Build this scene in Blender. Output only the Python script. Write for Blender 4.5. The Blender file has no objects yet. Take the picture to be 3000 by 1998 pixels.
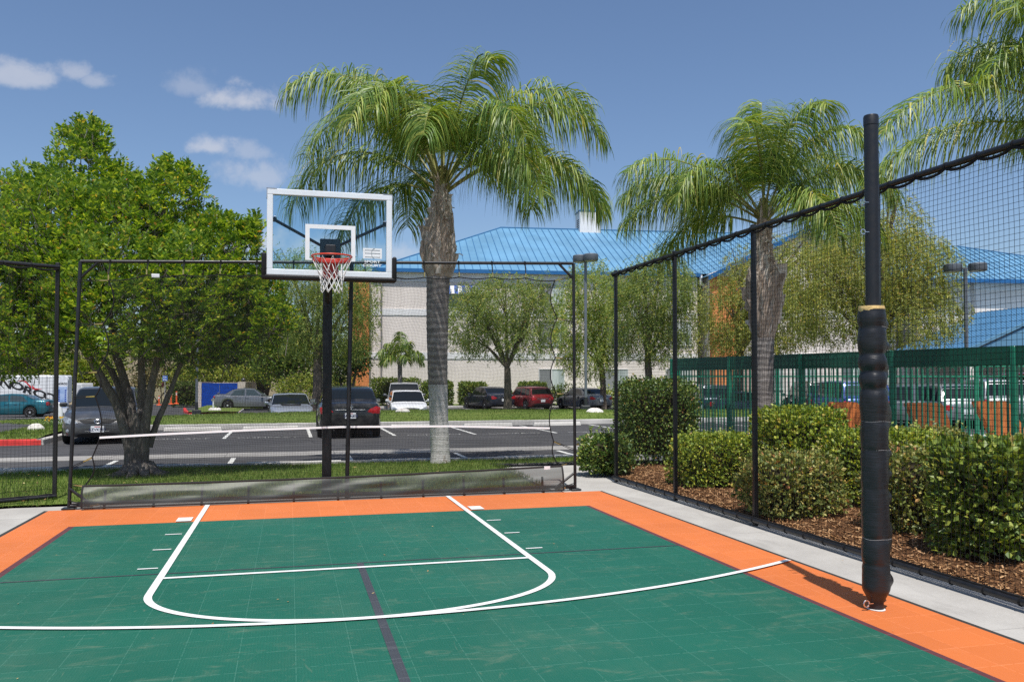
import bpy, math, random
from mathutils import Vector, Matrix, noise as mnoise
R = math.radians
PI = math.pi
rnd = random.Random(7)
scene = bpy.context.scene
C = scene.collection
V = Vector

# ------------------------------------------------------------------ camera
FOC, CX, HOR = 2463.0, 1500.0, 1110.0          # measured on the 3000 x 1998 photograph
YAW, PITCH, EYE = R(14.8), R(1.5), 1.534
PPY = HOR - FOC * math.tan(PITCH)
c_r = V((math.cos(YAW), -math.sin(YAW), 0))
c_l = V((math.sin(YAW), math.cos(YAW), 0))
c_f = c_l * math.cos(PITCH) + V((0, 0, math.sin(PITCH)))
c_u = -c_l * math.sin(PITCH) + V((0, 0, math.cos(PITCH)))
EYEP = V((0, 0, EYE))
cam_d = bpy.data.cameras.new("camera")
cam = bpy.data.objects.new("camera", cam_d)
C.objects.link(cam)
cam.location = EYEP
cam.rotation_euler = (PI / 2 + PITCH, 0, -YAW)
cam_d.sensor_width = 36.0
cam_d.lens = FOC / 3000 * 36
cam_d.shift_y = (PPY - 999) / 3000
cam_d.clip_start, cam_d.clip_end = 0.05, 3000
scene.camera = cam

def ray(u, v):
    return c_f + c_r * ((u - CX) / FOC) + c_u * ((PPY - v) / FOC)
def G(u, v, z=0.0):                            # where the sight line meets the level z
    d = ray(u, v)
    return EYEP + d * ((z - EYE) / d.z)
def PY(u, v, y):                               # where it meets the upright plane at depth y
    d = ray(u, v)
    return EYEP + d * (y / d.y)
def PD(u, v, d):                               # a point at distance d along the view axis
    return EYEP + ray(u, v) * d
def GX(u, d, z):                               # point at image column u, distance d, level z
    p = EYEP + (c_l + c_r * ((u - CX) / FOC)) * d
    return V((p.x, p.y, z))

# ------------------------------------------------------------------ mesh helper
class MB:
    def __init__(s):
        s.v, s.f, s.m = [], [], []
    def add(s, vs, fs, mi=0):
        o = len(s.v)
        s.v += [tuple(x) for x in vs]
        s.f += [tuple(i + o for i in f) for f in fs]
        s.m += [mi] * len(fs)
    def box(s, c, d, mi=0, rot=None):
        x, y, z = d[0] / 2, d[1] / 2, d[2] / 2
        vs = [V((a, b, e)) for a in (-x, x) for b in (-y, y) for e in (-z, z)]
        if rot is not None:
            vs = [rot @ p for p in vs]
        vs = [p + V(c) for p in vs]
        s.add(vs, [(0, 1, 3, 2), (4, 6, 7, 5), (0, 4, 5, 1), (2, 3, 7, 6), (0, 2, 6, 4), (1, 5, 7, 3)], mi)
    def bx(s, x0, x1, y0, y1, z0, z1, mi=0):
        s.box(((x0 + x1) / 2, (y0 + y1) / 2, (z0 + z1) / 2), (x1 - x0, y1 - y0, z1 - z0), mi)
    def cbox(s, c, d, b, mi=0, rot=None):      # box with chamfered edges
        x, y, z = d[0] / 2, d[1] / 2, d[2] / 2
        vs = []
        for sx in (-1, 1):
            for sy in (-1, 1):
                for sz in (-1, 1):
                    vs += [V((sx * (x - b), sy * (y - b), sz * z)), V((sx * (x - b), sy * y, sz * (z - b))), V((sx * x, sy * (y - b), sz * (z - b)))]
        if rot is not None:
            vs = [rot @ p for p in vs]
        vs = [p + V(c) for p in vs]
        k = lambda a, e, g: 3 * (a * 4 + e * 2 + g)
        fs = []
        for g in (0, 1):
            q = [k(0, 0, g), k(1, 0, g), k(1, 1, g), k(0, 1, g)]
            fs.append(q if g else q[::-1])
        for e in (0, 1):
            q = [k(0, e, 0) + 1, k(1, e, 0) + 1, k(1, e, 1) + 1, k(0, e, 1) + 1]
            fs.append(q[::-1] if e else q)
        for a in (0, 1):
            q = [k(a, 0, 0) + 2, k(a, 1, 0) + 2, k(a, 1, 1) + 2, k(a, 0, 1) + 2]
            fs.append(q if a else q[::-1])
        for e in (0, 1):
            for g in (0, 1):
                fs.append((k(0, e, g), k(1, e, g), k(1, e, g) + 1, k(0, e, g) + 1))
        for a in (0, 1):
            for g in (0, 1):
                fs.append((k(a, 0, g), k(a, 1, g), k(a, 1, g) + 2, k(a, 0, g) + 2))
            for e in (0, 1):
                fs.append((k(a, e, 0) + 1, k(a, e, 1) + 1, k(a, e, 1) + 2, k(a, e, 0) + 2))
        for i in range(8):
            fs.append((3 * i, 3 * i + 1, 3 * i + 2))
        s.add(vs, fs, mi)
    def tube(s, pts, r, n=8, mi=0, cap=True, up=None):
        pts = [V(p) for p in pts]
        m = len(pts)
        rr = r if isinstance(r, (list, tuple)) else [r] * m
        t0 = (pts[1] - pts[0]).normalized()
        a = V(up) if up else (V((0, 0, 1)) if abs(t0.z) < .9 else V((1, 0, 0)))
        vs = []
        for i, p in enumerate(pts):
            t = (pts[min(i + 1, m - 1)] - pts[max(i - 1, 0)])
            t = t.normalized() if t.length > 1e-9 else t0
            b = t.cross(a)
            b = b.normalized() if b.length > 1e-6 else t.orthogonal().normalized()
            a = b.cross(t).normalized()
            for j in range(n):
                w = 2 * PI * (j + .5) / n
                vs.append(p + (b * math.cos(w) + a * math.sin(w)) * rr[i])
        fs = [(i * n + j, i * n + (j + 1) % n, (i + 1) * n + (j + 1) % n, (i + 1) * n + j) for i in range(m - 1) for j in range(n)]
        if cap:
            fs += [tuple(range(n))[::-1], tuple((m - 1) * n + j for j in range(n))]
        s.add(vs, fs, mi)
    def lathe(s, c, prof, n=20, mi=0, wob=None, axis='Z'):     # prof: (radius, height)
        c = V(c)
        vs = []
        for i, (r, h) in enumerate(prof):
            for j in range(n):
                w = 2 * PI * j / n
                k = r * (1 + (wob(w, h) if wob else 0))
                if axis == 'Z':
                    vs.append(c + V((k * math.cos(w), k * math.sin(w), h)))
                elif axis == 'Y':
                    vs.append(c + V((k * math.cos(w), h, k * math.sin(w))))
                else:
                    vs.append(c + V((h, k * math.cos(w), k * math.sin(w))))
        m = len(prof)
        fs = [(i * n + j, i * n + (j + 1) % n, (i + 1) * n + (j + 1) % n, (i + 1) * n + j) for i in range(m - 1) for j in range(n)]
        fs += [tuple(range(n))[::-1], tuple((m - 1) * n + j for j in range(n))]
        s.add(vs, fs, mi)
    def poly(s, pts, mi=0):
        s.add(pts, [tuple(range(len(pts)))], mi)
    def prism(s, pts, off, mi=0):
        n = len(pts)
        off = V(off)
        vs = [V(p) for p in pts] + [V(p) + off for p in pts]
        fs = [tuple(range(n))[::-1], tuple(range(n, 2 * n))] + [(i, (i + 1) % n, n + (i + 1) % n, n + i) for i in range(n)]
        s.add(vs, fs, mi)
    def grid(s, rows, mi=0):                    # rows of points of the same length
        n = len(rows[0])
        vs = [p for r in rows for p in r]
        fs = [(i * n + j, i * n + j + 1, (i + 1) * n + j + 1, (i + 1) * n + j) for i in range(len(rows) - 1) for j in range(n - 1)]
        s.add(vs, fs, mi)
    def xf(s, mat):
        s.v = [tuple(mat @ V(p)) for p in s.v]
        return s
    def build(s, name, mats, parent=None, smooth=False, ang=40):
        me = bpy.data.meshes.new(name)
        me.from_pydata(s.v, [], s.f)
        for m in (mats if isinstance(mats, (list, tuple)) else [mats]):
            me.materials.append(m)
        if any(s.m):
            me.polygons.foreach_set('material_index', s.m)
        if smooth:
            me.polygons.foreach_set('use_smooth', [True] * len(s.f))
            if smooth != 2:
                me.set_sharp_from_angle(angle=R(ang))
        me.update()
        o = bpy.data.objects.new(name, me)
        C.objects.link(o)
        if parent is not None:
            o.parent = parent
        return o

def thing(name, label, cat, loc=(0, 0, 0), rz=0.0, group=None):
    o = bpy.data.objects.new(name, None)
    C.objects.link(o)
    o.location = loc
    o.rotation_euler = (0, 0, rz)
    o.empty_display_size = .2
    return tag(o, label, cat, group)
def tag(o, label, cat, group=None, kind=None):
    o['label'] = label
    o['category'] = cat
    if group: o['group'] = group
    if kind: o['kind'] = kind
    return o
def struct(o, label=None, kind='structure'):
    o['kind'] = kind
    if label: o['label'] = label
    return o
def dup(root, loc, rz, label=None):
    r = root.copy(); C.objects.link(r)
    r.location = loc; r.rotation_euler = (0, 0, rz)
    if label: r['label'] = label
    for ch in list(root.children):
        c = ch.copy(); C.objects.link(c); c.parent = r
        for g in ch.children:
            d = g.copy(); C.objects.link(d); d.parent = c
    return r
def fbm(x, y, z=0.0, o=3):
    t, a, s = 0, 1, 0
    for _ in range(o):
        t += a * mnoise.noise(V((x, y, z))); s += a
        x, y, z, a = x * 2.03, y * 2.03, z * 2.03, a * .5
    return t / s
def lerp(a, b, t): return a + (b - a) * t
def interp(x, xs, ys):
    if x <= xs[0]: return ys[0]
    for i in range(1, len(xs)):
        if x <= xs[i]:
            return lerp(ys[i - 1], ys[i], (x - xs[i - 1]) / (xs[i] - xs[i - 1]))
    return ys[-1]
def sstep(a, b, x):
    t = max(0, min(1, (x - a) / (b - a)))
    return t * t * (3 - 2 * t)
def text_geo(body, size, depth=.002, bold=0.0, shear=0.0):
    cu = bpy.data.curves.new('lettering', 'FONT')
    cu.body = body; cu.size = size; cu.extrude = depth; cu.offset = bold; cu.shear = shear
    cu.align_x = 'CENTER'; cu.align_y = 'CENTER'; cu.resolution_u = 3
    o = bpy.data.objects.new('lettering', cu)
    C.objects.link(o)
    dg = bpy.context.evaluated_depsgraph_get()
    me = bpy.data.meshes.new_from_object(o.evaluated_get(dg))
    vs = [v.co.copy() for v in me.vertices]
    fs = [tuple(p.vertices) for p in me.polygons]
    bpy.data.objects.remove(o); bpy.data.curves.remove(cu); bpy.data.meshes.remove(me)
    return vs, fs
def add_text(mb, body, size, mat, mi=0, **k):   # letters lie in the local xy plane of mat
    vs, fs = text_geo(body, size, **k)
    mb.add([mat @ v for v in vs], fs, mi)
def frame_mat(o, x, y):                         # matrix from an origin and two axes
    x, y = V(x).normalized(), V(y).normalized()
    z = x.cross(y).normalized()
    m = Matrix((x, y, z)).transposed().to_4x4()
    m.translation = V(o)
    return m

# ------------------------------------------------------------------ materials
def new_mat(name):
    m = bpy.data.materials.new(name)
    m.use_nodes = True
    m.node_tree.nodes.clear()
    return m, m.node_tree
def nd(t, typ, ins=None, **at):
    n = t.nodes.new(typ)
    for k, v in at.items():
        setattr(n, k, v)
    for k, v in (ins or {}).items():
        if isinstance(v, bpy.types.NodeSocket):
            t.links.new(v, n.inputs[k])
        else:
            n.inputs[k].default_value = v
    return n
def mth(t, op, a, b=0.0, c=None, clamp=False):
    n = nd(t, 'ShaderNodeMath', {0: a, 1: b}, operation=op, use_clamp=clamp)
    if c is not None:
        if isinstance(c, bpy.types.NodeSocket): t.links.new(c, n.inputs[2])
        else: n.inputs[2].default_value = c
    return n.outputs[0]
def mixc(t, f, a, b, bt='MIX'):
    n = nd(t, 'ShaderNodeMix', data_type='RGBA', blend_type=bt)
    for i, v in ((0, f), (6, a), (7, b)):
        if isinstance(v, bpy.types.NodeSocket): t.links.new(v, n.inputs[i])
        else: n.inputs[i].default_value = v
    return n.outputs[2]
def c4(c): return (c[0], c[1], c[2], 1.0)
def maprange(t, v, a, b, c=0.0, d=1.0, st=True):
    n = nd(t, 'ShaderNodeMapRange', {0: v, 1: a, 2: b, 3: c, 4: d})
    if st: n.interpolation_type = 'SMOOTHSTEP'
    return n.outputs[0]
def tc(t, out='Object'): return nd(t, 'ShaderNodeTexCoord').outputs[out]
def nz(t, vec, scale, detail=3.0, rough=.5, dist=0.0):
    return nd(t, 'ShaderNodeTexNoise', {'Vector': vec, 'Scale': scale, 'Detail': detail, 'Roughness': rough, 'Distortion': dist}).outputs[0]
def scaled(t, vec, s):
    return nd(t, 'ShaderNodeMapping', {0: vec, 3: s}).outputs[0]
def out(t, sh): nd(t, 'ShaderNodeOutputMaterial', {0: sh})
def pbsdf(t, col, rough=.5, metal=0.0, spec=.5, bump=None, bs=.3, bd=.01, **kw):
    ins = {'Base Color': col if isinstance(col, bpy.types.NodeSocket) else c4(col), 'Roughness': rough, 'Metallic': metal, 'Specular IOR Level': spec}
    ins.update(kw)
    n = nd(t, 'ShaderNodeBsdfPrincipled', ins)
    if bump is not None:
        b = nd(t, 'ShaderNodeBump', {'Height': bump, 'Strength': bs, 'Distance': bd})
        t.links.new(b.outputs[0], n.inputs['Normal'])
    return n.outputs[0]
_mc = {}
def M(name, col, rough=.5, metal=0.0, spec=.5, var=.12, vs=6.0, bump=0.0, bsc=40.0, col2=None, **kw):
    if name in _mc: return _mc[name]
    m, t = new_mat(name)
    v = tc(t)
    n = nz(t, v, vs, 4.0)
    k = maprange(t, n, .3, .7)
    a = c4([x * (1 - var) for x in col])
    b = c4(col2) if col2 else c4([min(1, x * (1 + var)) for x in col])
    cc = mixc(t, k, a, b)
    rr = maprange(t, nz(t, v, vs * 3, 2.0), .3, .7, max(0, rough - .08), min(1, rough + .08))
    sh = pbsdf(t, cc, rr, metal, spec, nz(t, v, bsc, 3.0) if bump else None, bump, .01, **kw)
    out(t, sh)
    _mc[name] = m
    return m
def leaf_mat(name, cols, trans=.3, rough=.45, spec=.4, gain=1.0):
    if name in _mc: return _mc[name]
    m, t = new_mat(name)
    g = nd(t, 'ShaderNodeNewGeometry')
    r = nd(t, 'ShaderNodeValToRGB', {0: g.outputs['Random Per Island']})
    cr = r.color_ramp
    while len(cr.elements) < len(cols): cr.elements.new(.5)
    for i, c in enumerate(cols):
        cr.elements[i].position = c[0]; cr.elements[i].color = c4([min(.9, x * gain) for x in c[1]])
    big = nz(t, tc(t), .9, 2.0)
    col = mixc(t, maprange(t, big, .35, .65, 0, 1), mixc(t, .35, r.outputs[0], (.9, .9, .7, 1), 'MULTIPLY'), r.outputs[0])
    p = pbsdf(t, col, rough, 0, spec)
    tr = nd(t, 'ShaderNodeBsdfTranslucent', {0: mixc(t, 1.0, col, (1.35, 1.25, .5, 1), 'MULTIPLY')})
    mx = nd(t, 'ShaderNodeMixShader', {0: trans, 1: p, 2: tr.outputs[0]})
    out(t, mx.outputs[0])
    _mc[name] = m
    return m
black_paint = M('black_powder_coat', (.012, .012, .014), .38, 0, .5, .2, 9, .05, 60)
white_paint = M('white_paint', (.78, .79, .80), .4, 0, .5, .04)
chrome = M('bright_steel', (.75, .75, .76), .22, 1.0, .5, .05)
brass = M('brass_clip', (.75, .55, .22), .3, 1.0)
# ------------------------------------------------------------------ light and sky
SUN_EL = R(66.5)
sun_h = V((-.156, -.988, 0)).normalized()
to_sun = sun_h * math.cos(SUN_EL) + V((0, 0, math.sin(SUN_EL)))
sd = bpy.data.lights.new("sun", 'SUN')
sd.energy, sd.angle, sd.color = 3.7, R(.53), (1.0, .955, .89)
so = bpy.data.objects.new("sun", sd); C.objects.link(so)
so.rotation_euler = to_sun.to_track_quat('Z', 'Y').to_euler()
so.location = to_sun * 60
world = bpy.data.worlds.new("World"); scene.world = world; world.use_nodes = True
t = world.node_tree; t.nodes.clear()
sky = nd(t, 'ShaderNodeTexSky', sky_type='NISHITA', sun_disc=False)
sky.sun_elevation, sky.sun_rotation = SUN_EL, math.atan2(sun_h.x, sun_h.y)
sky.altitude, sky.air_density, sky.dust_density, sky.ozone_density = 200, 1.0, 1.1, 2.0
dirv = tc(t, 'Generated')
sx = nd(t, 'ShaderNodeSeparateXYZ', {0: dirv}).outputs
ay = mth(t, 'MAXIMUM', mth(t, 'ABSOLUTE', sx[1]), .02)
pu, pv = mth(t, 'DIVIDE', sx[0], ay), mth(t, 'DIVIDE', sx[2], ay)
pvec = nd(t, 'ShaderNodeCombineXYZ', {0: pu, 1: pv, 2: 0.0}).outputs[0]
n1 = nz(t, pvec, 13, 6, .62, .3)
n2 = nz(t, pvec, 34, 5, .6)
front = mth(t, 'GREATER_THAN', sx[1], 0.0)
tot = None
def cloud(u, v, a, b, dens):
    d = ray(u, v); gx, gy = d.x / d.y, d.z / d.y
    ru, rv = a / FOC, b / FOC
    du = mth(t, 'DIVIDE', mth(t, 'SUBTRACT', pu, gx), ru)
    dv = mth(t, 'DIVIDE', mth(t, 'SUBTRACT', pv, gy), rv)
    dv = mth(t, 'MULTIPLY', dv, mth(t, 'ADD', 1.0, mth(t, 'MULTIPLY', mth(t, 'LESS_THAN', dv, 0.0), .7)))
    ln = mth(t, 'SQRT', mth(t, 'ADD', mth(t, 'MULTIPLY', du, du), mth(t, 'MULTIPLY', dv, dv)))
    wob = mth(t, 'ADD', mth(t, 'MULTIPLY', mth(t, 'SUBTRACT', n1, .5), 3.0), mth(t, 'MULTIPLY', mth(t, 'SUBTRACT', n2, .5), 1.5))
    return mth(t, 'MULTIPLY', maprange(t, mth(t, 'ADD', ln, wob), 1.15, .15), dens)
for cl in ((40, 222, 125, 50, .5), (212, 212, 50, 34, .4), (282, 240, 44, 26, .36), (715, 300, 105, 52, .62), (560, 255, 80, 45, .25),
           (615, 434, 90, 38, .55), (720, 450, 80, 40, .3), (750, 520, 130, 60, .38), (420, 850, 200, 70, .5), (770, 715, 90, 45, .55), (980, 735, 200, 50, .5), (1150, 745, 120, 50, .35), (2900, 760, 120, 40, .12)):
    c_ = cloud(*cl)
    tot = c_ if tot is None else mth(t, 'MAXIMUM', tot, c_)
tot = mth(t, 'MULTIPLY', tot, front)
back = maprange(t, nz(t, pvec, 2.2, 6, .6, .4), .52, .72, 0, .8)      # unseen broken cloud, added behind the viewpoint for the backboard glass to reflect
back = mth(t, 'MULTIPLY', back, mth(t, 'LESS_THAN', sx[1], 0.0))
tot = mth(t, 'MAXIMUM', tot, mth(t, 'MULTIPLY', back, mth(t, 'GREATER_THAN', sx[2], .02)))
skyc = mixc(t, 1.0, sky.outputs[0], (.94, 1.0, 1.08, 1), 'MULTIPLY')
cloudc = mixc(t, n2, (5.6, 5.7, 6.3, 1), (6.9, 6.8, 6.9, 1))
bg = nd(t, 'ShaderNodeBackground', {0: mixc(t, tot, skyc, cloudc), 1: .083})
nd(t, 'ShaderNodeOutputWorld', {0: bg.outputs[0]})
scene.view_settings.view_transform = 'Standard'
scene.view_settings.look = 'None'
scene.view_settings.exposure = 0.5
scene.cycles.max_bounces = 8
scene.cycles.transparent_max_bounces = 24
scene.cycles.use_denoising = False

# ------------------------------------------------------------------ ground sheets
def lotz(x, y):
    z = -.16 - .34 * sstep(29.5, 38, y) - .28 * sstep(-6, -20, x) * sstep(30, 48, y)
    return z
def sheet(name, xs, ys, zf, mat):
    mb = MB()
    mb.grid([[(x, y, zf(x, y)) for x in xs] for y in ys])
    mb.f = [f[::-1] for f in mb.f] if False else mb.f
    return struct(mb.build(name, mat, smooth=2))
def frange(a, b, s):
    n = max(1, int(round((b - a) / s)))
    return [a + (b - a) * i / n for i in range(n + 1)]

m_earth, t = new_mat('dry_earth')
v = tc(t)
n = nz(t, v, .12, 6, .65)
out(t, pbsdf(t, mixc(t, maprange(t, n, .35, .65), (.27, .21, .14, 1), (.15, .15, .075, 1)), .95, 0, .1, nz(t, v, 3, 5), .5, .2))

m_asph, t = new_mat('worn_asphalt')
v = tc(t)
fine = nz(t, v, 90, 3, .7)
strk = nz(t, scaled(t, v, (.35, 3.2, 1)), 1.3, 6, .68, .6)
big = nz(t, v, .35, 4)
k = mth(t, 'ADD', mth(t, 'MULTIPLY', fine, .35), mth(t, 'ADD', mth(t, 'MULTIPLY', strk, .75), mth(t, 'MULTIPLY', big, .35)))
colr = mixc(t, maprange(t, k, .5, .98), (.040, .040, .042, 1), (.092, .090, .090, 1))
vo = nd(t, 'ShaderNodeTexVoronoi', {'Vector': nd(t, 'ShaderNodeVectorMath', {0: v, 1: nd(t, 'ShaderNodeVectorMath', {0: nd(t, 'ShaderNodeTexNoise', {'Vector': v, 'Scale': .8}).outputs[1], 3: 1.6}, operation='SCALE').outputs[0]}, operation='ADD').outputs[0], 'Scale': .22}, feature='DISTANCE_TO_EDGE').outputs[0]
crack = maprange(t, vo, .0, .006, 1, 0)
colr = mixc(t, mth(t, 'MULTIPLY', crack, .6), colr, (.018, .018, .02, 1))
stain = maprange(t, nz(t, v, .9, 3, .5), .66, .74)
colr = mixc(t, mth(t, 'MULTIPLY', stain, .55), colr, (.02, .02, .022, 1))
out(t, pbsdf(t, colr, .88, 0, .25, fine, .5, .006))

def concrete(name, c1, c2, rough=.85):
    m, t = new_mat(name)
    v = tc(t)
    a = nz(t, v, 1.3, 6, .62, .4)
    f = nz(t, v, 60, 4, .7)
    st = maprange(t, nz(t, scaled(t, v, (2.6, .6, 1)), 1.5, 5, .7), .55, .75, 0, .35)
    col = mixc(t, maprange(t, mth(t, 'ADD', mth(t, 'MULTIPLY', a, .75), mth(t, 'MULTIPLY', f, .3)), .35, .72), c4(c1), c4(c2))
    col = mixc(t, st, col, c4([x * .62 for x in c1]))
    out(t, pbsdf(t, col, rough, 0, .3, f, .3, .004))
    return m
m_conc = concrete('pale_concrete', (.335, .32, .297), (.445, .43, .40))
m_kerb = concrete('kerb_concrete', (.38, .37, .345), (.54, .52, .49))
m_gut = concrete('gutter_concrete', (.24, .23, .215), (.34, .325, .30))
m_deck = concrete('pool_deck_concrete', (.42, .38, .33), (.52, .48, .42))
m_turf, t = new_mat('mown_turf')
v = tc(t)
a = nz(t, v, .8, 5, .6); b = nz(t, scaled(t, v, (1, .6, 1)), 24, 4, .7); e = nz(t, scaled(t, v, (.25, 1.6, 1)), 1.1, 3)
col = mixc(t, maprange(t, b, .3, .7), (.07, .115, .022, 1), (.15, .215, .042, 1))
col = mixc(t, maprange(t, mth(t, 'ADD', mth(t, 'MULTIPLY', a, .6), mth(t, 'MULTIPLY', e, .5)), .42, .72, 0, .7), col, (.155, .19, .045, 1))
out(t, pbsdf(t, col, .9, 0, .15, b, .9, .03))
m_mulch, t = new_mat('bark_mulch')
v = tc(t)
n = nd(t, 'ShaderNodeTexVoronoi', {'Vector': scaled(t, nd(t, 'ShaderNodeVectorMath', {0: v, 1: nd(t, 'ShaderNodeTexNoise', {'Vector': v, 'Scale': 9.0}).outputs[1]}, operation='ADD').outputs[0], (60, 20, 20)), 'Scale': 1.0})
col = nd(t, 'ShaderNodeValToRGB', {0: n.outputs[1]})
for i, (p, c) in enumerate(((0, (.07, .032, .015)), (.5, (.20, .095, .042)), (1, (.34, .18, .09)))):
    if i > 1: col.color_ramp.elements.new(p)
    col.color_ramp.elements[i].position = p; col.color_ramp.elements[i].color = c4(c)
out(t, pbsdf(t, col.outputs[0], .9, 0, .15, n.outputs[0], 1.0, .02))

far = frange(-400, -60, 34) + frange(-55, 60, 5) + frange(68, 420, 44)
fy = frange(-60, 0, 10) + frange(2, 90, 2.2) + frange(96, 170, 6) + frange(200, 1500, 130)
def landz(x, y):
    hill = 3.6 * sstep(82, 135, y) * sstep(35, -5, x) * (1 + .35 * fbm(x * .03, y * .03)) + 14 * sstep(150, 420, y) * sstep(60, -60, x)
    return lotz(x, y) - .03 + hill
sheet('ground', far, fy, landz, m_earth)
lx = frange(-46, 62, 1.8); ly = frange(11.2, 30, 3.1) + frange(30.8, 76, 1.3)
sheet('parking_lot', lx, ly, lotz, m_asph)

# swale gutter that runs through the lot
gy = [G(1000, 1326, -.16).y]
mb = MB()
for k in range(46):
    x0 = -46 + k * 2.35
    mb.bx(x0, x0 + 2.342, gy[0] - .5, gy[0] + .5, -.2, -.152)
struct(mb.build('gutter', m_gut))

def flatpoly(name, pts, z0, z1, mat):
    mb = MB()
    mb.prism([(p[0], p[1], z0) for p in pts], (0, 0, z1 - z0))
    return struct(mb.build(name, mat))
# concrete round the court
mb = MB()
mb.prism([(-2.74, -9, -.19), (4.6, -9, -.19), (4.6, 10.93, -.19), (-2.74, 10.93, -.19)], (0, 0, .172))        # slab under the court
ysl = frange(-9, 10.93, 3.3)
for y0, y1 in zip(ysl, ysl[1:]):
    mb.bx(4.135, 4.93, y0 + .003, y1 - .003, -.19, -.012)
    mb.bx(-4.6, -2.745, y0 + .003, min(y1, 10.41) - .003, -.19, -.012)
mb.prism([(-4.6, 10.42, -.19), (-2.745, 10.42, -.19), (-2.745, 10.93, -.19), (4.93, 10.93, -.19), (4.93, 11.25, -.19), (-3.2, 11.3, -.19), (-4.6, 10.9, -.19)], (0, 0, .178))
mb.prism([(3.55, 11.26, -.19), (4.93, 11.26, -.19), (4.95, 13.2, -.19), (5.5, 14.36, -.19), (3.62, 14.36, -.19)], (0, 0, .177))
struct(mb.build('concrete_walk', m_conc))
m_side = concrete('walk_concrete', (.44, .42, .39), (.56, .54, .50))
flatpoly('sidewalk', [(-14, 9.2), (-4.65, 9.2), (-4.65, 10.6), (-6.1, 10.95), (-7.1, 11.6), (-6.6, 13.0), (-5.2, 14.6), (-3.6, 15.7), (-3.8, 16.05), (-5.6, 15.1), (-7.4, 13.6), (-14, 13.4)], -.2, -.02, m_side)

# mulch bed
mb = MB()
xs, ys = frange(4.94, 10.5, .14), frange(-2, 14.3, .16)
mb.grid([[(x + (.04 if x < 5 else 0) + max(0, (y - 12.9) * .4) * (x < 5.3), y, .0 + .045 * fbm(x * 2.2, y * 2.2) + .05 * sstep(4.94, 5.4, x) + .015 * fbm(x * 9, y * 9)) for x in xs] for y in ys])
struct(mb.build('mulch_bed', m_mulch, smooth=2), kind='stuff')
flatpoly('pool_deck', [(9.05, 19.0), (10.45, 9), (10.6, 2), (24, 2), (24, 19.0)], -.2, .02, m_deck)
m_chip = leaf_mat('bark_chip', ((0, (.12, .055, .026)), (.5, (.30, .155, .07)), (1, (.50, .31, .17))), .0, .8, .2)
mb = MB()
for _ in range(17000):
    x = 4.98 + 3.0 * rnd.random() ** 1.6; y = rnd.uniform(1.5, 13.4)
    z = .05 * sstep(4.94, 5.4, x) + .045 * fbm(x * 2.2, y * 2.2) + .012
    a, l, w = rnd.uniform(0, PI), rnd.uniform(.008, .034), rnd.uniform(.003, .007)
    d = V((math.cos(a) * l, math.sin(a) * l, rnd.uniform(-.01, .012))); s = V((-math.sin(a) * w, math.cos(a) * w, rnd.uniform(-.003, .004)))
    p = V((x, y, z))
    mb.add([p - d - s, p + d - s, p + d + s, p - d + s], [(0, 1, 2, 3)])
struct(mb.build('mulch_chips', m_chip), kind='stuff')

# ------------------------------------------------------------------ sport court
def court_mat(name, c, lite, dark):
    m, t = new_mat(name)
    v = tc(t)
    s = nd(t, 'ShaderNodeSeparateXYZ', {0: v}).outputs
    def seam(a, off, w):
        fr = mth(t, 'FRACT', mth(t, 'DIVIDE', mth(t, 'ADD', a, off), .3048))
        return mth(t, 'LESS_THAN', fr, w / .3048)
    gap = nz(t, v, 26, 2, .5)
    dots = mth(t, 'GREATER_THAN', gap, .44)
    sm = mth(t, 'MULTIPLY', mth(t, 'MAXIMUM', seam(s[0], 30.44, .004), seam(s[1], 30.1, .0065)), dots)
    hx = mth(t, 'PINGPONG', s[0], .0085); hy = mth(t, 'PINGPONG', s[1], .0085)
    dia = mth(t, 'LESS_THAN', mth(t, 'ADD', hx, hy), .0075)
    scuff = maprange(t, nz(t, scaled(t, v, (1.0, 2.4, 1)), 2.4, 7, .72, 1.2), .52, .78, 0, .36)
    sc2 = maprange(t, nz(t, scaled(t, v, (3.4, .8, 1)), 3.1, 6, .7, 2.0), .60, .76, 0, .34)
    big = maprange(t, nz(t, v, .7, 4), .3, .7)
    fl = lambda a, off: mth(t, 'FLOOR', mth(t, 'DIVIDE', mth(t, 'ADD', a, off), .3048))
    wn = nd(t, 'ShaderNodeTexWhiteNoise', {0: nd(t, 'ShaderNodeCombineXYZ', {0: fl(s[0], 30.44), 1: fl(s[1], 30.1), 2: 0.0}).outputs[0]}).outputs[0]
    big = mth(t, 'ADD', mth(t, 'MULTIPLY', big, .6), mth(t, 'MULTIPLY', wn, .4))
    col = mixc(t, big, c4([x * .90 for x in c]), c4([x * 1.09 for x in c]))
    haze_ = maprange(t, nz(t, scaled(t, v, (1, .55, 1)), .9, 6, .7), .45, .75, 0, .13)
    col = mixc(t, mth(t, 'MULTIPLY', haze_, lite[3]), col, c4(lite))
    col = mixc(t, mth(t, 'MULTIPLY', dia, .28), col, c4(dark))
    col = mixc(t, mth(t, 'MULTIPLY', mth(t, 'MAXIMUM', scuff, sc2), lite[3]), col, c4(lite))
    col = mixc(t, mth(t, 'MULTIPLY', sm, .34), col, c4([min(1, x * 1.5 + .10) for x in c]))
    spk = maprange(t, nz(t, v, 55, 2, .5), .74, .80, 0, .5)
    spk = mth(t, 'MULTIPLY', spk, maprange(t, nz(t, v, 1.1, 2), .52, .66))
    col = mixc(t, mth(t, 'MULTIPLY', spk, lite[3]), col, (.55, .55, .48, 1))
    out(t, pbsdf(t, col, .52, 0, .35, mth(t, 'ADD', hx, hy), .25, .004))
    return m
m_green = court_mat('green_court_tile', (.012, .113, .074), (.22, .24, .165, 1.0), (.0065, .072, .047))
m_oran = court_mat('orange_court_tile', (.62, .170, .046), (.70, .34, .18, .3), (.50, .125, .034))
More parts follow.
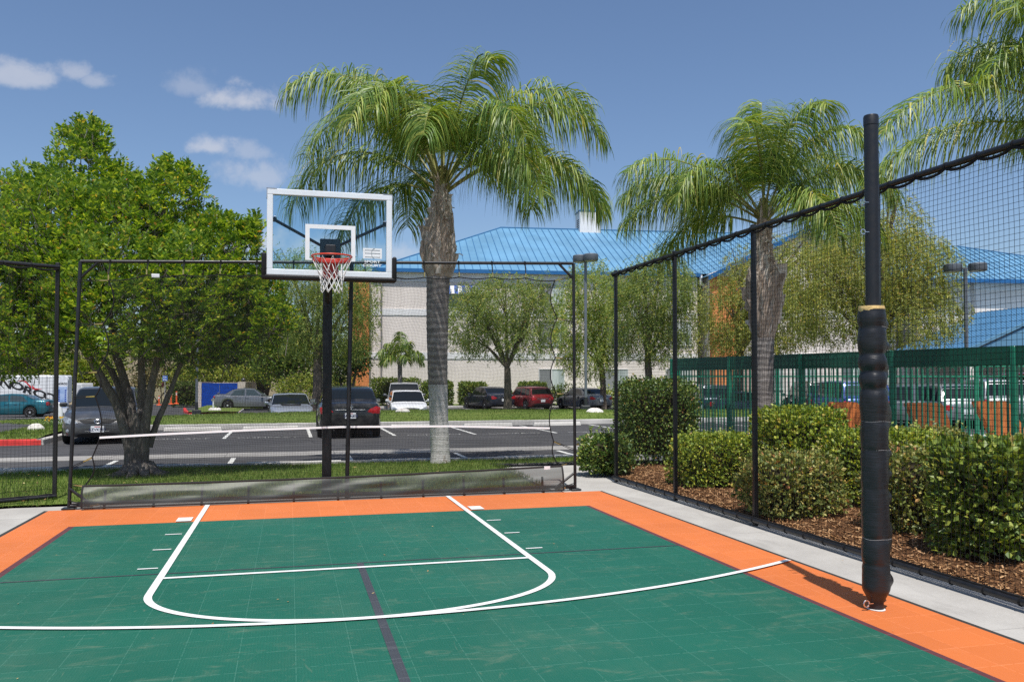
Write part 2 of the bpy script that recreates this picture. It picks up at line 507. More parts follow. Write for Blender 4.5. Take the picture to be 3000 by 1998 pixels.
m_dark = court_mat('charcoal_court_tile', (.052, .058, .068), (.3, .3, .3, .5), (.03, .03, .04))
m_maroon = court_mat('maroon_court_tile', (.115, .040, .045), (.3, .2, .2, .3), (.08, .02, .03))
m_line, t = new_mat('white_court_line')
v = tc(t)
out(t, pbsdf(t, mixc(t, maprange(t, nz(t, v, 5, 6, .7), .4, .8), (.76, .77, .76, 1), (.62, .66, .62, 1)), .5, 0, .4))
m_edge = M('rubber_edging', (.03, .03, .028), .7)
X0, X1, Y1, YB = -2.71, 4.12, 10.90, -9.0
GX0, GX1, GY1 = -2.15, 3.47, 9.645
mb = MB(); mb.bx(X0, X1, YB, Y1, -.017, -.002); struct(mb.build('court_border', m_oran))
mb = MB(); mb.bx(GX0, GX1, YB, GY1, -.001, .002); struct(mb.build('court_surface', m_green))
mb = MB()
mb.bx(GX0 - .06, GX0, YB, GY1 + .012, -.001, .0015); mb.bx(GX1, GX1 + .05, YB, GY1 + .012, -.001, .0015)
mb.bx(GX0, GX1, GY1, GY1 + .012, -.001, .0015)
struct(mb.build('court_trim_line', m_maroon))
mb = MB()
mb.prism([(X0, YB, -.0175), (X0 - .05, YB, -.0175), (X0 - .05, Y1 + .02, -.0175), (X0, Y1, -.0175)][::-1], (0, 0, .013))
mb.prism([(X1, YB, -.0175), (X1 + .045, YB, -.0175), (X1 + .045, Y1 + .02, -.0175), (X1, Y1, -.0175)], (0, 0, .013))
struct(mb.build('court_edge_strip', m_edge))
def stripe(mb, pts, w, z):                     # flat ribbon along pts
    n = len(pts); L, Rr = [], []
    for i, p in enumerate(pts):
        a, b = V(pts[max(0, i - 1)]), V(pts[min(n - 1, i + 1)])
        d = (b - a).normalized(); s = V((-d.y, d.x)) * w / 2
        L.append((p[0] + s.x, p[1] + s.y, z)); Rr.append((p[0] - s.x, p[1] - s.y, z))
    mb.grid([Rr, L])
mb = MB()
stripe(mb, [(GX0, 7.14), (GX1, 7.14)], .026, .0045)
stripe(mb, [(.575, 7.127), (.575, YB)], .056, .0045)
struct(mb.build('dark_court_line', m_dark))
LX0, LX1, FT, KX = -.955, 2.005, 6.965, .525
rr = (LX1 - LX0) / 2
mb = MB()
key = [(LX0, 10.88), (LX0, FT)] + [(KX + rr * math.cos(a), 6.45 + .965 * math.sin(a)) for a in [PI + PI * i / 48 for i in range(49)]] + [(LX1, FT), (LX1, 10.88)]
stripe(mb, [V(p) for p in key], .054, .0075)
stripe(mb, [(LX0 + .027, FT), (LX1 - .027, FT)], .05, .0078)
for sgn, xa in ((-1, LX0 - .065), (1, LX1 + .065)):
    for yy in (8.9, 8.13, 7.345):
        stripe(mb, [(xa, yy), (xa + sgn * .155, yy)], .03, .0078)
    stripe(mb, [(xa, 9.81), (xa + sgn * .155, 9.81)], .25, .0078)
struct(mb.build('key_line', m_line))
mb = MB()
R3, c3 = 7.55, (.62, 5.465 + 7.55)
arc = []
for i in range(81):
    a = -PI / 2 + R(-34 + 61.3 * i / 80)
    p = (c3[0] + R3 * math.cos(a), c3[1] + R3 * math.sin(a))
    if X0 < p[0] < X1: arc.append(p)
stripe(mb, arc, .05, .0112)
struct(mb.build('arc_line', m_line))

# ------------------------------------------------------------------ lot markings
m_road, t = new_mat('faded_road_paint')
v = tc(t)
out(t, pbsdf(t, mixc(t, maprange(t, nz(t, v, 7, 6, .75), .48, .68), (.66, .66, .62, 1), (.16, .16, .16, 1)), .8, 0, .2))
mb = MB()
def lz(x, y): return lotz(x, y) + .004
for x in (-3.46, -1.15, 1.25, 3.67, 6.13, 8.6):
    stripe(mb, [(x, 16.75), (x, 19.0)], .10, -.156)
for x in (-4.3, -1.8, .6, 3.05, 5.5, 8.1, 10.75, 13.3, 15.9):
    stripe(mb, [(x, 25.2), (x, 29.5)], .10, -.156)
for x in (9.2, 12.0, 14.8, 17.6, 20.4, 23.2, 26, 4.0, 1.2):
    stripe(mb, [(x, 51.5), (x - .5, 56.8)], .10, -.495)
stripe(mb, [G(0, 1228, -.66).xy, G(150, 1224, -.62).xy], .12, -.60)
struct(mb.build('parking_line', m_road))
mb = MB()
for x in (-3.05, -.6, 1.85, 4.28, 6.8, 9.4, 12.0):
    add_text(mb, 'COMPACT', .46, Matrix.Translation((x, 25.35, -.155)) @ Matrix.Diagonal((.78, 1.0, 1, 1)), depth=.0005, bold=.0)
m_worn, t = new_mat('worn_road_paint')
v = tc(t)
out(t, nd(t, 'ShaderNodeMixShader', {0: maprange(t, nz(t, v, 5, 5, .75), .42, .62, .25, 1), 1: pbsdf(t, (.50, .50, .47), .85, 0, .2), 2: nd(t, 'ShaderNodeBsdfTransparent').outputs[0]}).outputs[0])
struct(mb.build('compact_lettering', m_worn))

# ------------------------------------------------------------------ lawns, islands and kerbs
m_red = M('red_kerb_paint', (.62, .045, .04), .6, 0, .3, .22, 5, .15, 30)
def fan(name, pts, zf, mat, step=.5, z_edge=None):  # filled outline sampled on a grid, draped over zf
    from mathutils.geometry import tessellate_polygon
    xs = [p[0] for p in pts]; ys = [p[1] for p in pts]
    def inside(x, y):
        r = False; j = len(pts) - 1
        for i in range(len(pts)):
            xi, yi = pts[i][:2]; xj, yj = pts[j][:2]
            if (yi > y) != (yj > y) and x < (xj - xi) * (y - yi) / (yj - yi) + xi: r = not r
            j = i
        return r
    nx, ny = int((max(xs) - min(xs)) / step) + 2, int((max(ys) - min(ys)) / step) + 2
    idx, mb = {}, MB()
    gx = lambda i: min(xs) + i * step; gy_ = lambda j: min(ys) + j * step
    def vert(i, j):
        if (i, j) not in idx:
            idx[(i, j)] = len(mb.v); mb.v.append((gx(i), gy_(j), zf(gx(i), gy_(j))))
        return idx[(i, j)]
    for i in range(nx):
        for j in range(ny):
            if all(inside(gx(i + a), gy_(j + b)) for a in (0, 1) for b in (0, 1)):
                mb.f.append((vert(i, j), vert(i + 1, j), vert(i + 1, j + 1), vert(i, j + 1))); mb.m.append(0)
    return struct(mb.build(name, mat, smooth=2)), inside
def kerb_run(mb, pts, zf, w=.15, h=.15, mi=0):   # pts: outer face line
    n = len(pts)
    P = [V((p[0], p[1])) for p in pts]
    rows = []
    for i in range(n):
        d = (P[min(n - 1, i + 1)] - P[max(0, i - 1)]).normalized()
        s = V((-d.y, d.x)) * w
        z = zf(P[i].x, P[i].y)
        q = P[i] + s
        rows.append([(P[i].x, P[i].y, z - .05), (P[i].x + s.x * .1, P[i].y + s.y * .1, z + h - .02), (P[i].x + s.x * .25, P[i].y + s.y * .25, z + h), (q.x, q.y, z + h), (q.x, q.y, z - .05)])
    mb.grid(rows, mi)
    mb.f[-1] = mb.f[-1]
    k = len(mb.v) - 5
    mb.f += [(k, k + 1, k + 2, k + 3, k + 4), tuple(range(len(mb.v) - 5 * n, len(mb.v) - 5 * n + 5))[::-1]]; mb.m += [mi, mi]

# near lawn
lawn_pts = [(-9, 11.25), (-7.2, 11.65), (-6.1, 11.0), (-4.7, 10.98), (-3.2, 11.32), (3.52, 11.28), (3.58, 14.4), (5.9, 14.4), (5.9, 16.12), (-3.5, 16.12), (-5.1, 14.75), (-6.6, 13.1), (-7.2, 11.9)]
lz_near = lambda x, y: .008 + .02 * fbm(x * .7, y * .7) + .03 * sstep(11.3, 12.5, y) - .085 * sstep(14.6, 16.0, y)
_, in_lawn = fan('lawn', lawn_pts, lz_near, m_turf, .2)
mb = MB()
kerb_run(mb, [(-3.55, 16.3), (7.5, 16.3)][::-1], lambda x, y: -.16, .18, .15)
struct(mb.build('near_kerb', m_kerb))
# long grass island across the lot
def isl_z(x, y):
    c = math.exp(-((x - 5.5) / 8.5) ** 2)
    m = .015 + (.13 * c + .10 * sstep(-9, -2, x)) * sstep(30.15, 32.6, y) * sstep(38.2, 34.6, y)
    return m - .30 * sstep(34.6, 38.4, y) + .015 * fbm(x, y)
isl_pts = [(-7.4, 30.16), (42, 30.16), (42, 38.3), (-10.5, 38.3), (-10.5, 33)]
_, in_isl = fan('island_lawn', isl_pts, isl_z, m_turf, .45)
mb = MB()
kerb_run(mb, [(-6.1, 30.0), (-4, 30.0), (10, 30.0), (42, 30.0)], lambda x, y: -.16, .2, .17)
struct(mb.build('island_kerb', m_kerb))
# finger island beside the grey car
fing = [(-7.75, 24.6), (-7.5, 24.12), (-6.3, 24.12), (-6.25, 30.3), (-7.75, 33)]
lz_f = lambda x, y: -.005 + .05 * sstep(24.1, 25.5, y)
_, in_fing = fan('finger_lawn', fing, lz_f, m_turf, .12)
mb = MB()
kerb_run(mb, [(-7.9, 25.2), (-7.86, 24.5), (-7.62, 24.05), (-7.2, 23.95), (-6.16, 23.98)], lambda x, y: -.16, .16, .15)
struct(mb.build('red_kerb', m_red))
mb = MB()
kerb_run(mb, [(-6.1, 24.0), (-6.08, 27), (-6.1, 29.98)], lambda x, y: -.16, .17, .15)
kerb_run(mb, [(-7.9, 25.25), (-7.9, 29), (-7.9, 33)][::-1], lambda x, y: -.16, .15, .15)
struct(mb.build('finger_kerb', m_kerb))
# second island with the red nose
zi2 = -.38
q = lambda u, v, z=zi2: G(u, v, z).xy
i2 = [q(545, 1208), q(560, 1211), q(702, 1208), q(712, 1198), q(800, 1196), q(815, 1190), q(600, 1188.5), q(560, 1198)]
fan('far_island_lawn', i2, lambda x, y: zi2 + .05, m_turf, .4)
mb = MB(); kerb_run(mb, [q(536, 1201, -.5), q(538, 1208.5, -.5), q(552, 1214, -.5), q(702, 1213, -.5)], lambda x, y: -.52, .18, .16)
struct(mb.build('far_red_kerb', m_red))
mb = MB(); kerb_run(mb, [q(703, 1213, -.5), q(716, 1202.5, -.5), q(800, 1200, -.5)], lambda x, y: -.52, .2, .16)
struct(mb.build('far_kerb', m_kerb))
# strip of planting in front of the hotel
mb = MB(); kerb_run(mb, [(-2, 58.9), (12, 58.3), (40, 57.4)], lambda x, y: -.5, .2, .15)
struct(mb.build('hotel_kerb', m_kerb))
fan('hotel_lawn', [(-3, 59.2), (12, 58.6), (40, 57.7), (40, 64), (-3, 64)], lambda x, y: -.36, m_turf, .6)
fan('side_lawn', [(12.5, 31), (42, 31), (42, 38.2), (12.5, 38.2)], lambda x, y: isl_z(x, y) + .004, m_turf, .6)

# blades of grass on the lawns
m_blade = leaf_mat('grass_blade', ((0, (.045, .095, .016)), (.45, (.095, .165, .028)), (.8, (.16, .225, .045)), (1, (.26, .25, .09))), .35, .6, .25, 1.15)
def blades(name, box, inside, zf, n, h0, h1, w):
    mb = MB()
    k = 0
    while k < n:
        x, y = rnd.uniform(box[0], box[1]), rnd.uniform(box[2], box[3])
        if not inside(x, y): 
            k += .25; continue
        k += 1
        z = zf(x, y); h = rnd.uniform(h0, h1) * (.6 if zf is lz_near and y > 15.5 else 1); a = rnd.uniform(0, 2 * PI); l = rnd.uniform(0, .7) * h; b = rnd.uniform(0, 2 * PI)
        c_, s_ = math.cos(a) * w, math.sin(a) * w
        mb.add([(x - c_, y - s_, z - .005), (x + c_, y + s_, z - .005), (x + l * math.cos(b), y + l * math.sin(b), z + h)], [(0, 1, 2)])
    struct(mb.build(name, m_blade), kind='stuff')
blades('grass', (-7.2, 5.9, 11, 16.15), in_lawn, lz_near, 52000, .03, .075, .0045)
blades('island_grass', (-10, 24, 30.2, 36), in_isl, isl_z, 36000, .03, .065, .010)
blades('finger_grass', (-7.75, -6.2, 24.1, 31), in_fing, lz_f, 3500, .04, .09, .009)
# fallen leaves
m_fall = leaf_mat('dry_leaf', ((0, (.25, .13, .05)), (.5, (.42, .28, .12)), (1, (.5, .42, .22))), .1, .7, .2)
mb = MB()
for _ in range(260):
    x, y = rnd.uniform(-6.6, 3), rnd.uniform(11.3, 15.8)
    if not in_lawn(x, y) or (x > -1 and rnd.random() < .6): continue
    z = lz_near(x, y) + .055; a = rnd.uniform(0, 6.3); w = rnd.uniform(.012, .028)
    d = V((math.cos(a), math.sin(a), rnd.uniform(-.3, .3))) * w; s = V((-math.sin(a), math.cos(a), rnd.uniform(-.3, .3))) * w * .5; p = V((x, y, z))
    mb.add([p - d, p + s, p + d, p - s], [(0, 1, 2, 3)])
for _ in range(46):
    x, y = rnd.uniform(-2.6, 4.6), rnd.uniform(3.4, 10.7)
    if x > 3.5 and rnd.random() < .4: y = rnd.uniform(5, 10)
    a = rnd.uniform(0, 6.3); w = rnd.uniform(.005, .014); d = V((math.cos(a), math.sin(a), .15)) * w; s = V((-math.sin(a), math.cos(a), .1)) * w * .5; p = V((x, y, .008))
    mb.add([p - d, p + s, p + d, p - s], [(0, 1, 2, 3)])
struct(mb.build('fallen_leaves', m_fall), kind='stuff')
# wheel stops
m_stop = concrete('stop_concrete', (.52, .50, .46), (.66, .64, .60))
mb0 = None
def stop_mesh():
    mb = MB()
    prof = [(-.085, 0), (-.07, .09), (-.045, .115), (.045, .115), (.07, .09), (.085, 0)]
    L = .9
    vs = [(x, y, z) for x in (-L, L) for y, z in prof]
    vs = [(x * (1 - .03 * (z > .05)), y, z) for x, y, z in vs]
    n = 6
    mb.add(vs, [(i, i + 1, n + i + 1, n + i)[::-1] for i in range(n - 1)] + [tuple(range(n)), tuple(range(n, 2 * n))[::-1]])
    return mb
first = None
stops = [(-3.05, 29.35, -.16, 'in the empty compact bay beside the grey sedan'), (-.6, 29.3, -.16, 'in the compact bay between the tree and the black sedan'), (4.28, 29.35, -.16, 'just behind the palm trunk across the lot'),
         (6.85, 29.3, -.16, 'at the far kerb between palm and net frame'), (9.45, 29.35, -.16, 'under the round white rock by the lamp'), (-5.0, 16.75, -.16, 'at the lawn edge by the side fence post'),
         (-2.3, 16.7, -.16, 'at the lawn edge beside the thick tree trunk'), (.1, 16.72, -.16, 'at the lawn edge behind the hoop pole'), (2.45, 16.7, -.16, 'at the lawn edge behind the palm base'), (5.0, 16.75, -.16, 'at the lawn edge beside the flowering bush')]
for i, (x, y, z, where) in enumerate(stops):
    if first is None:
        o = first = stop_mesh().build('parking_block', m_stop)
    else:
        o = first.copy(); C.objects.link(o)
    o.location = (x, y, z); o.rotation_euler = (0, 0, R(rnd.uniform(-1.2, 1.2)))
    tag(o, 'pale concrete parking block ' + where, 'parking block', 'concrete parking blocks in the lot')
# ------------------------------------------------------------------ basketball hoop
HX, BYP = .478, 10.65
hoop = thing('basketball_hoop', 'basketball hoop with clear backboard, orange red rim and white net on a black pole', 'basketball hoop', (HX, 11.4, 0))
def at(o): return Matrix.Translation(-V(o.location))
def add(root, name, mb, mats, smooth=False, ang=40, parent=None):
    rt = root
    inv = Matrix.Translation(V(rt.location)) @ Matrix.Rotation(rt.rotation_euler.z, 4, 'Z')
    return mb.xf(inv.inverted()).build(name, mats, parent or root, smooth, ang)
mb = MB(); mb.cbox((HX, 11.4, 1.55), (.12, .12, 3.3), .012); mb.box((HX, 11.4, -.03), (.3, .3, .03))
add(hoop, 'pole', mb, black_paint)
mb = MB()
mb.cbox((HX, 11.02, 3.12), (.13, .86, .15), .012)
mb.cbox((HX, 10.72, 3.13), (.25, .06, .30), .008)
mb.tube([(HX, 11.36, 2.55), (HX, 10.8, 3.05)], .035, 8)
add(hoop, 'extension_arm', mb, black_paint)
BX0, BX1, BZ0, BZ1 = HX - .762, HX + .762, 2.805, 3.862
fw = .072
m_frame = M('white_aluminium', (.74, .77, .80), .35, .1, .5, .03, 4)
mb = MB()
mb.cbox((HX, BYP + .02, BZ1 - fw / 2), (1.524, .075, fw), .006)
mb.cbox((HX, BYP + .02, BZ0 + fw / 2), (1.524, .075, fw), .006)
for x in (BX0 + fw / 2, BX1 - fw / 2):
    mb.cbox((x, BYP + .0205, (BZ0 + BZ1) / 2), (fw, .0745, BZ1 - BZ0 - 2 * fw + .001), .006)
add(hoop, 'backboard_frame', mb, m_frame)
for x, s in ((BX0, -1), (BX1, 1)):
    mb = MB()
    mb.box((x - s * .055, BYP + .02, BZ1 + .002), (.12, .08, .008)); mb.box((x + s * .002, BYP + .02, BZ1 - .058), (.008, .08, .125))
    add(hoop, 'corner_bracket', mb, M('satin_aluminium', (.5, .5, .51), .35, .9))
m_glass, t = new_mat('backboard_glass')
fr = nd(t, 'ShaderNodeFresnel', {0: 1.5})
tr = nd(t, 'ShaderNodeBsdfTransparent', {0: (.80, .90, .94, 1)})
gl = nd(t, 'ShaderNodeBsdfGlossy', {0: (.9, .95, 1, 1), 1: .015})
out(t, nd(t, 'ShaderNodeMixShader', {0: mth(t, 'MULTIPLY', fr.outputs[0], 0.3, clamp=True), 1: tr.outputs[0], 2: gl.outputs[0]}).outputs[0])
mb = MB(); mb.box((HX, BYP, (BZ0 + BZ1) / 2), (1.524 - 2 * fw + .02, .012, BZ1 - BZ0 - 2 * fw + .02))
add(hoop, 'backboard_glass', mb, m_glass)
mb = MB()
yq = BYP - .0085
tx0, tx1, tz0, tz1, tw = HX - .305, HX + .305, 3.0, 3.445, .052
mb.bx(tx0, tx1, yq - .001, yq + .001, tz1 - tw, tz1); mb.bx(tx0, tx0 + tw, yq - .001, yq + .001, tz0, tz1 - tw); mb.bx(tx1 - tw, tx1, yq - .001, yq + .001, tz0, tz1 - tw)
mb.bx(tx0 + tw, tx0 + .16, yq - .001, yq + .001, tz0, tz0 + .02); mb.bx(tx1 - .16, tx1 - tw, yq - .001, yq + .001, tz0, tz0 + .02)
add(hoop, 'target_square', mb, white_paint)
m_pad = M('black_foam_padding', (.011, .011, .013), .55, 0, .4, .2, 12, .1, 70)
mb = MB()
mb.cbox((HX, BYP + .015, BZ0 - .026), (1.64, .11, .062), .02)
for x in (BX0 - .03, BX1 + .03): mb.cbox((x, BYP + .0155, BZ0 + .12), (.058, .109, .30), .018)
add(hoop, 'padding', mb, m_pad, True, 50)
# maker's plate and lettering on the glass
lg = (HX + .40, HX + .635, 3.045, 3.175)
mb = MB(); mb.bx(lg[0], lg[1], yq - .0012, yq + .0008, lg[2], lg[3], 0)
w_ = lg[1] - lg[0]; h_ = lg[3] - lg[2]
P_ = lambda a, b: V((lg[0] + a * w_, yq - .003, lg[2] + b * h_))
def lstroke(pts, r=.0022):
    mb.tube([P_(*p) for p in pts], r, 5, 1)
lstroke([(.9, .82), (.1, .82), (.1, .52), (.9, .52), (.9, .16), (.1, .16)])
lstroke([(.62 + .0 - .17 * math.cos(a) * 1.0, .5 + .5 * math.sin(a)) for a in [R(-88 + 176 * i / 14) for i in range(15)]], .0028)
for i in range(1, 1): pass
add_text(mb, 'SPORT', .046, frame_mat((HX + .515, yq - .001, 3.005), (1.35, 0, 0), (0, 0, 1)) @ Matrix.Diagonal((1.45, .9, 1, 1)), 0, depth=.0006, bold=.0012)
add_text(mb, 'COURT', .046, frame_mat((HX + .515, yq - .001, 2.958), (1.35, 0, 0), (0, 0, 1)) @ Matrix.Diagonal((1.45, .9, 1, 1)), 0, depth=.0006, bold=.0012)
add(hoop, 'logo', mb, [white_paint, M('grey_logo_stroke', (.22, .26, .28), .5)])
RY, RZ, RR = BYP - .152 - .2285, 3.0, .2365
m_rim = M('orange_red_rim', (.62, .055, .022), .35, 0, .5, .12, 14)
mb = MB()
mb.tube([(HX + RR * math.cos(a), RY + RR * math.sin(a), RZ) for a in [2 * PI * i / 40 for i in range(41)]], .0095, 8, cap=False)
rim = add(hoop, 'rim', mb, m_rim, True, 80)
mb = MB()
mb.cbox((HX, BYP - .05, RZ - .115), (.18, .085, .23), .012)
mb.tube([(HX + (RR - .01) * math.cos(a), RY + (RR - .01) * math.sin(a), RZ - .035) for a in [R(20 + 140 * i / 14) for i in range(15)]], .022, 6)
mb.cbox((HX, BYP - .1, RZ - .01), (.19, .13, .02), .005)
add(hoop, 'rim_bracket', mb, M('dark_red_steel', (.42, .03, .02), .4, 0, .5), True, parent=hoop)
for s in (-1, 1):
    mb = MB()
    mb.prism([(HX + s * .06, BYP - .08, RZ - .012), (HX + s * .2, RY + .12, RZ - .012), (HX + s * .06, RY + .21, RZ - .06)], (0, 0, -.006))
    add(hoop, 'rim_gusset', mb, _mc['dark_red_steel'])
m_cord = M('white_net_cord', (.72, .71, .69), .8, 0, .2, .1, 30)
mb = MB()
def netp(a, l):                                  # ring angle, level 0..1
    prof = [(0, RR), (.28, .185), (.5, .140), (.75, .122), (1, .135)]
    r = interp(l, [p[0] for p in prof], [p[1] for p in prof])
    return V((HX + r * math.cos(a) + .012 * math.sin(3 * a + 4 * l) * l, RY + r * math.sin(a) + .01 * math.cos(2 * a) * l, RZ - .022 - .40 * l + .012 * math.sin(5 * a) * l))
for k in range(12):
    for s in (-1, 1):
        pts = []
        for i in range(15):
            l = i / 14
            zig = interp(l, [0, .36, 1], [0, .5, 2.5])
            pts.append(netp(2 * PI * (k + s * zig) / 12, l))
        mb.tube(pts, .0042, 5)
add(hoop, 'net', mb, m_cord, True, 80)
for s in (-1, 1):
    mb = MB()
    a = V((HX + s * .672, BYP + .06, 3.49)); b = V((HX + s * .03, BYP + .34, 3.2))
    mb.tube([a, b], .019, 8); mb.box(a + V((0, -.02, 0)), (.05, .05, .05))
    add(hoop, 'brace', mb, black_paint)
    mb = MB(); mb.tube([a + V((-s * .02, -.075, .03)), a + V((s * .02, -.075, .03))], .006, 6); mb.tube([a + V((0, -.08, .03)), a + V((0, 0, .02))], .006, 6)
    add(hoop, 'bolt', mb, chrome)

# ------------------------------------------------------------------ rebound net frame
FY = 11.0
m_net = M('black_netting', (.014, .014, .015), .8, 0, .2, .2, 30)
lb, lt = PY(202, 1490, FY), PY(236, 766, FY + .12)
rb, rt = PY(1685, 1433, FY + .1), PY(1680, 772, FY + .05)
frm = thing('rebound_net_frame', 'black tubular frame standing behind the court with a fine net hung on cords', 'net frame', (.66, FY, 0))
for a, b in ((lb, lt), (rb, rt)):
    mb = MB(); mb.tube([(a.x, a.y, -.02), b], .022, 10)
    mb.cbox((a.x, a.y, .005), (.14, .14, .02), .004)
    add(frm, 'post', mb, black_paint, True)
mb = MB(); mb.tube([lt, rt], .021, 10)
add(frm, 'top_bar', mb, black_paint, True)
mb = MB(); mb.tube([(.72, FY + .06, 0), (.77, FY + .09, lerp(lt.z, rt.z, .5))], .027, 10)
add(frm, 'middle_post', mb, black_paint, True)
mb = MB()
mb.tube([(lb.x, FY + .03, .05), (rb.x, rb.y, .05)], .024, 8)
for k in range(11):
    x = lerp(lb.x, rb.x, (k + .7) / 11.6)
    mb.tube([(x, FY - .02, -.01), (x, FY + .03, .06), (x, FY + .05, .20)], .016, 6)
add(frm, 'bottom_bar', mb, black_paint)
mb = MB()
dl, dr = (rt - lt).normalized(), (lt - rt).normalized()
for seg_ in ([(lt + dl * .20, lt + V((0, 0, -.20)))], [(rt + dr * .22, rt + V((0, 0, -.22)))],
             [(V((lb.x, lb.y, .24)), V((lb.x + .26, lb.y - .02, .03))), (V((lb.x, lb.y, .03)), V((lb.x + .26, lb.y - .02, .03)))],
             [(V((rb.x, rb.y, .24)), V((rb.x - .30, rb.y - .02, .03))), (V((rb.x, rb.y, .03)), V((rb.x - .30, rb.y - .02, .03)))]):
    mb = MB()
    for a_, b_ in seg_: mb.tube([a_, b_], .017, 8)
    add(frm, 'corner_brace', mb, black_paint)
# net outline measured at its ties
NYp = FY - .02
Lt = [PY(*p, NYp) for p in ((318, 822), (303, 949), (286, 1090), (279, 1161), (270, 1340), (247, 1424))]
Rt = [PY(*p, NYp + .06) for p in ((1626, 822), (1633, 932), (1627, 1047), (1630, 1152), (1622, 1293), (1640, 1366))]
Tt = [PY(u, v, NYp + .03) for u, v in ((318, 822), (430, 806), (537, 806), (645, 804), (752, 806), (860, 808), (965, 810), (1070, 811), (1145, 812), (1243, 813), (1345, 812), (1443, 813), (1540, 815), (1626, 822))]
def bow(P, sgn, amp, n=10):
    o = []
    for a, b in zip(P, P[1:]):
        for i in range(n):
            t_ = i / n
            o.append(a.lerp(b, t_) + V((sgn * amp * math.sin(PI * t_) * min(1, (b - a).length / .5), 0, 0)))
    return o + [P[-1]]
def sag(P, amp, n=6):
    o = []
    for a, b in zip(P, P[1:]):
        for i in range(n):
            t_ = i / n
            o.append(a.lerp(b, t_) + V((0, 0, -amp * math.sin(PI * t_))))
    return o + [P[-1]]
Lc, Rc, Tc = bow(Lt, 1, .085), bow(Rt, -1, .08), sag(Tt, .022)
def along(P, t_):
    k = t_ * (len(P) - 1); i = min(int(k), len(P) - 2)
    return P[i].lerp(P[i + 1], k - i)
def by_z(P, f):                                 # point on a side curve a share f of the way down
    z = lerp(P[0].z, P[-1].z, f)
    for a, b in zip(P, P[1:]):
        if b.z <= z <= a.z: return a.lerp(b, (a.z - z) / max(1e-6, a.z - b.z))
    return P[-1]
def npt(u, v):
    l, r = by_z(Lc, v), by_z(Rc, v)
    p = l.lerp(r, u)
    tp = along(Tc, u); base = Tt[0].lerp(Tt[-1], u)
    p.z += (tp.z - base.z) * (1 - v) ** 1.0
    p.z += .07 * math.sin(PI * u) * sstep(.35, .7, v) * sstep(1, .8, v)
    p.y += .10 * math.sin(PI * u) * math.sin(PI * v) + .012 * fbm(u * 9, v * 5)
    return p
def net_lines(nu, nv, su, sv, r, pf):
    mb = MB()
    for i in range(nu + 1):
        u = i / nu
        mb.tube([pf(u, j / sv) for j in range(sv + 1)], r, 3, cap=False)
    for j in range(nv + 1):
        v = j / nv
        mb.tube([pf(i / su, v) for i in range(su + 1)], r, 3, cap=False)
    return mb
mb = net_lines(296, 126, 60, 26, .00135, npt)
add(frm, 'net', mb, m_net)
mb = MB()
mb.tube(Tc, .007, 6); mb.tube(Lc, .008, 6); mb.tube(Rc, .008, 6)
add(frm, 'border_rope', mb, m_net, True)
mb = MB()
rows = []
vt = .655
for i in range(81):
    p = npt(i / 80, .0); z = None
    u = i / 80
    zz = interp(u, [0, .12, .3, .5, .75, 1], [.835, .862, .893, .915, .905, .86])
    f = (Lc[0].z - zz) / (Lc[0].z - Lc[-1].z)
    q_ = npt(u, min(.98, f)); q_.z = zz; q_.y -= .016
    rows.append([q_ + V((0, 0, -.0125)), q_ + V((0, 0, .0125))])
mb.grid(rows)
add(frm, 'tape', mb, M('white_tape', (.86, .88, .88), .7, 0, .2, .02), True)
m_clipped = []
def new_tie():
    global mbc, mbb
    mbc, mbb = MB(), MB()
def end_tie():
    o = add(frm, 'tie_cord', mbc, m_net)
    add(frm, 'snap_clip', mbb, brass, parent=o)
for p in Tt[:-1]:
    new_tie()
    f = (p.x - lt.x) / (rt.x - lt.x); q_ = lt.lerp(rt, f)
    for s in (-.008, .008):
        mbc.tube([q_ + V((s, -.026, .02)), q_ + V((s * .8, -.03, -.03)), p + V((0, -.005, .06))], .0045, 5)
    mbc.tube([q_ + V((0, -.026 * math.cos(a), .027 * math.sin(a))) for a in [2 * PI * i / 8 for i in range(9)]], .006, 5, cap=False)
    mbb.tube([p + V((0, -.008, .065)), p + V((0, -.008, .005))], .009, 6)
    end_tie()
def tie(p, post, zt):
    new_tie()
    e = V((post[0], post[1], zt))
    d = (e - p)
    for s in (-.006, .006):
        mbc.tube([p + d * .25 + V((0, 0, s)), e + V((0, -.02, s * 2))], .0045, 5)
    mbb.tube([p + d * .02, p + d.normalized() * .11], .010, 6)
    end_tie()
for p, zt in zip(Lt[0:], (2.66, None, None, None, None, None)):
    f = (p.z - lb.z) / (lt.z - lb.z); q_ = lb.lerp(lt, f)
    dz = {0: .0, 1: -.01, 2: -.02, 3: -.015, 4: -.12, 5: .02}[Lt.index(p)]
    tie(p, (q_.x, q_.y), p.z + dz)
for k, p in enumerate(Rt):
    f = (p.z - rb.z) / (rt.z - rb.z); q_ = rb.lerp(rt, f)
    tie(p, (q_.x, q_.y), p.z + (.06, -.06, -.03, -.02, -.13, .07)[k])
for p, q_ in ((V((lb.x + .24, FY - .05, .03)), lb), (V((rb.x - .28, FY, .03)), rb)):
    new_tie(); mbb.tube([p, p + V((.10, 0, .015))], .010, 6); mbc.tube([p, V((q_.x, q_.y - .02, .10))], .006, 5); end_tie()
for p, w in ((Tt[1] + V((.1, -.01, -.005)), .09), (PY(1603, 1370, NYp), .085)):
    mb = MB(); mb.box(p, (w, .004, .045)); add(frm, 'paper_tag', mb, white_paint)
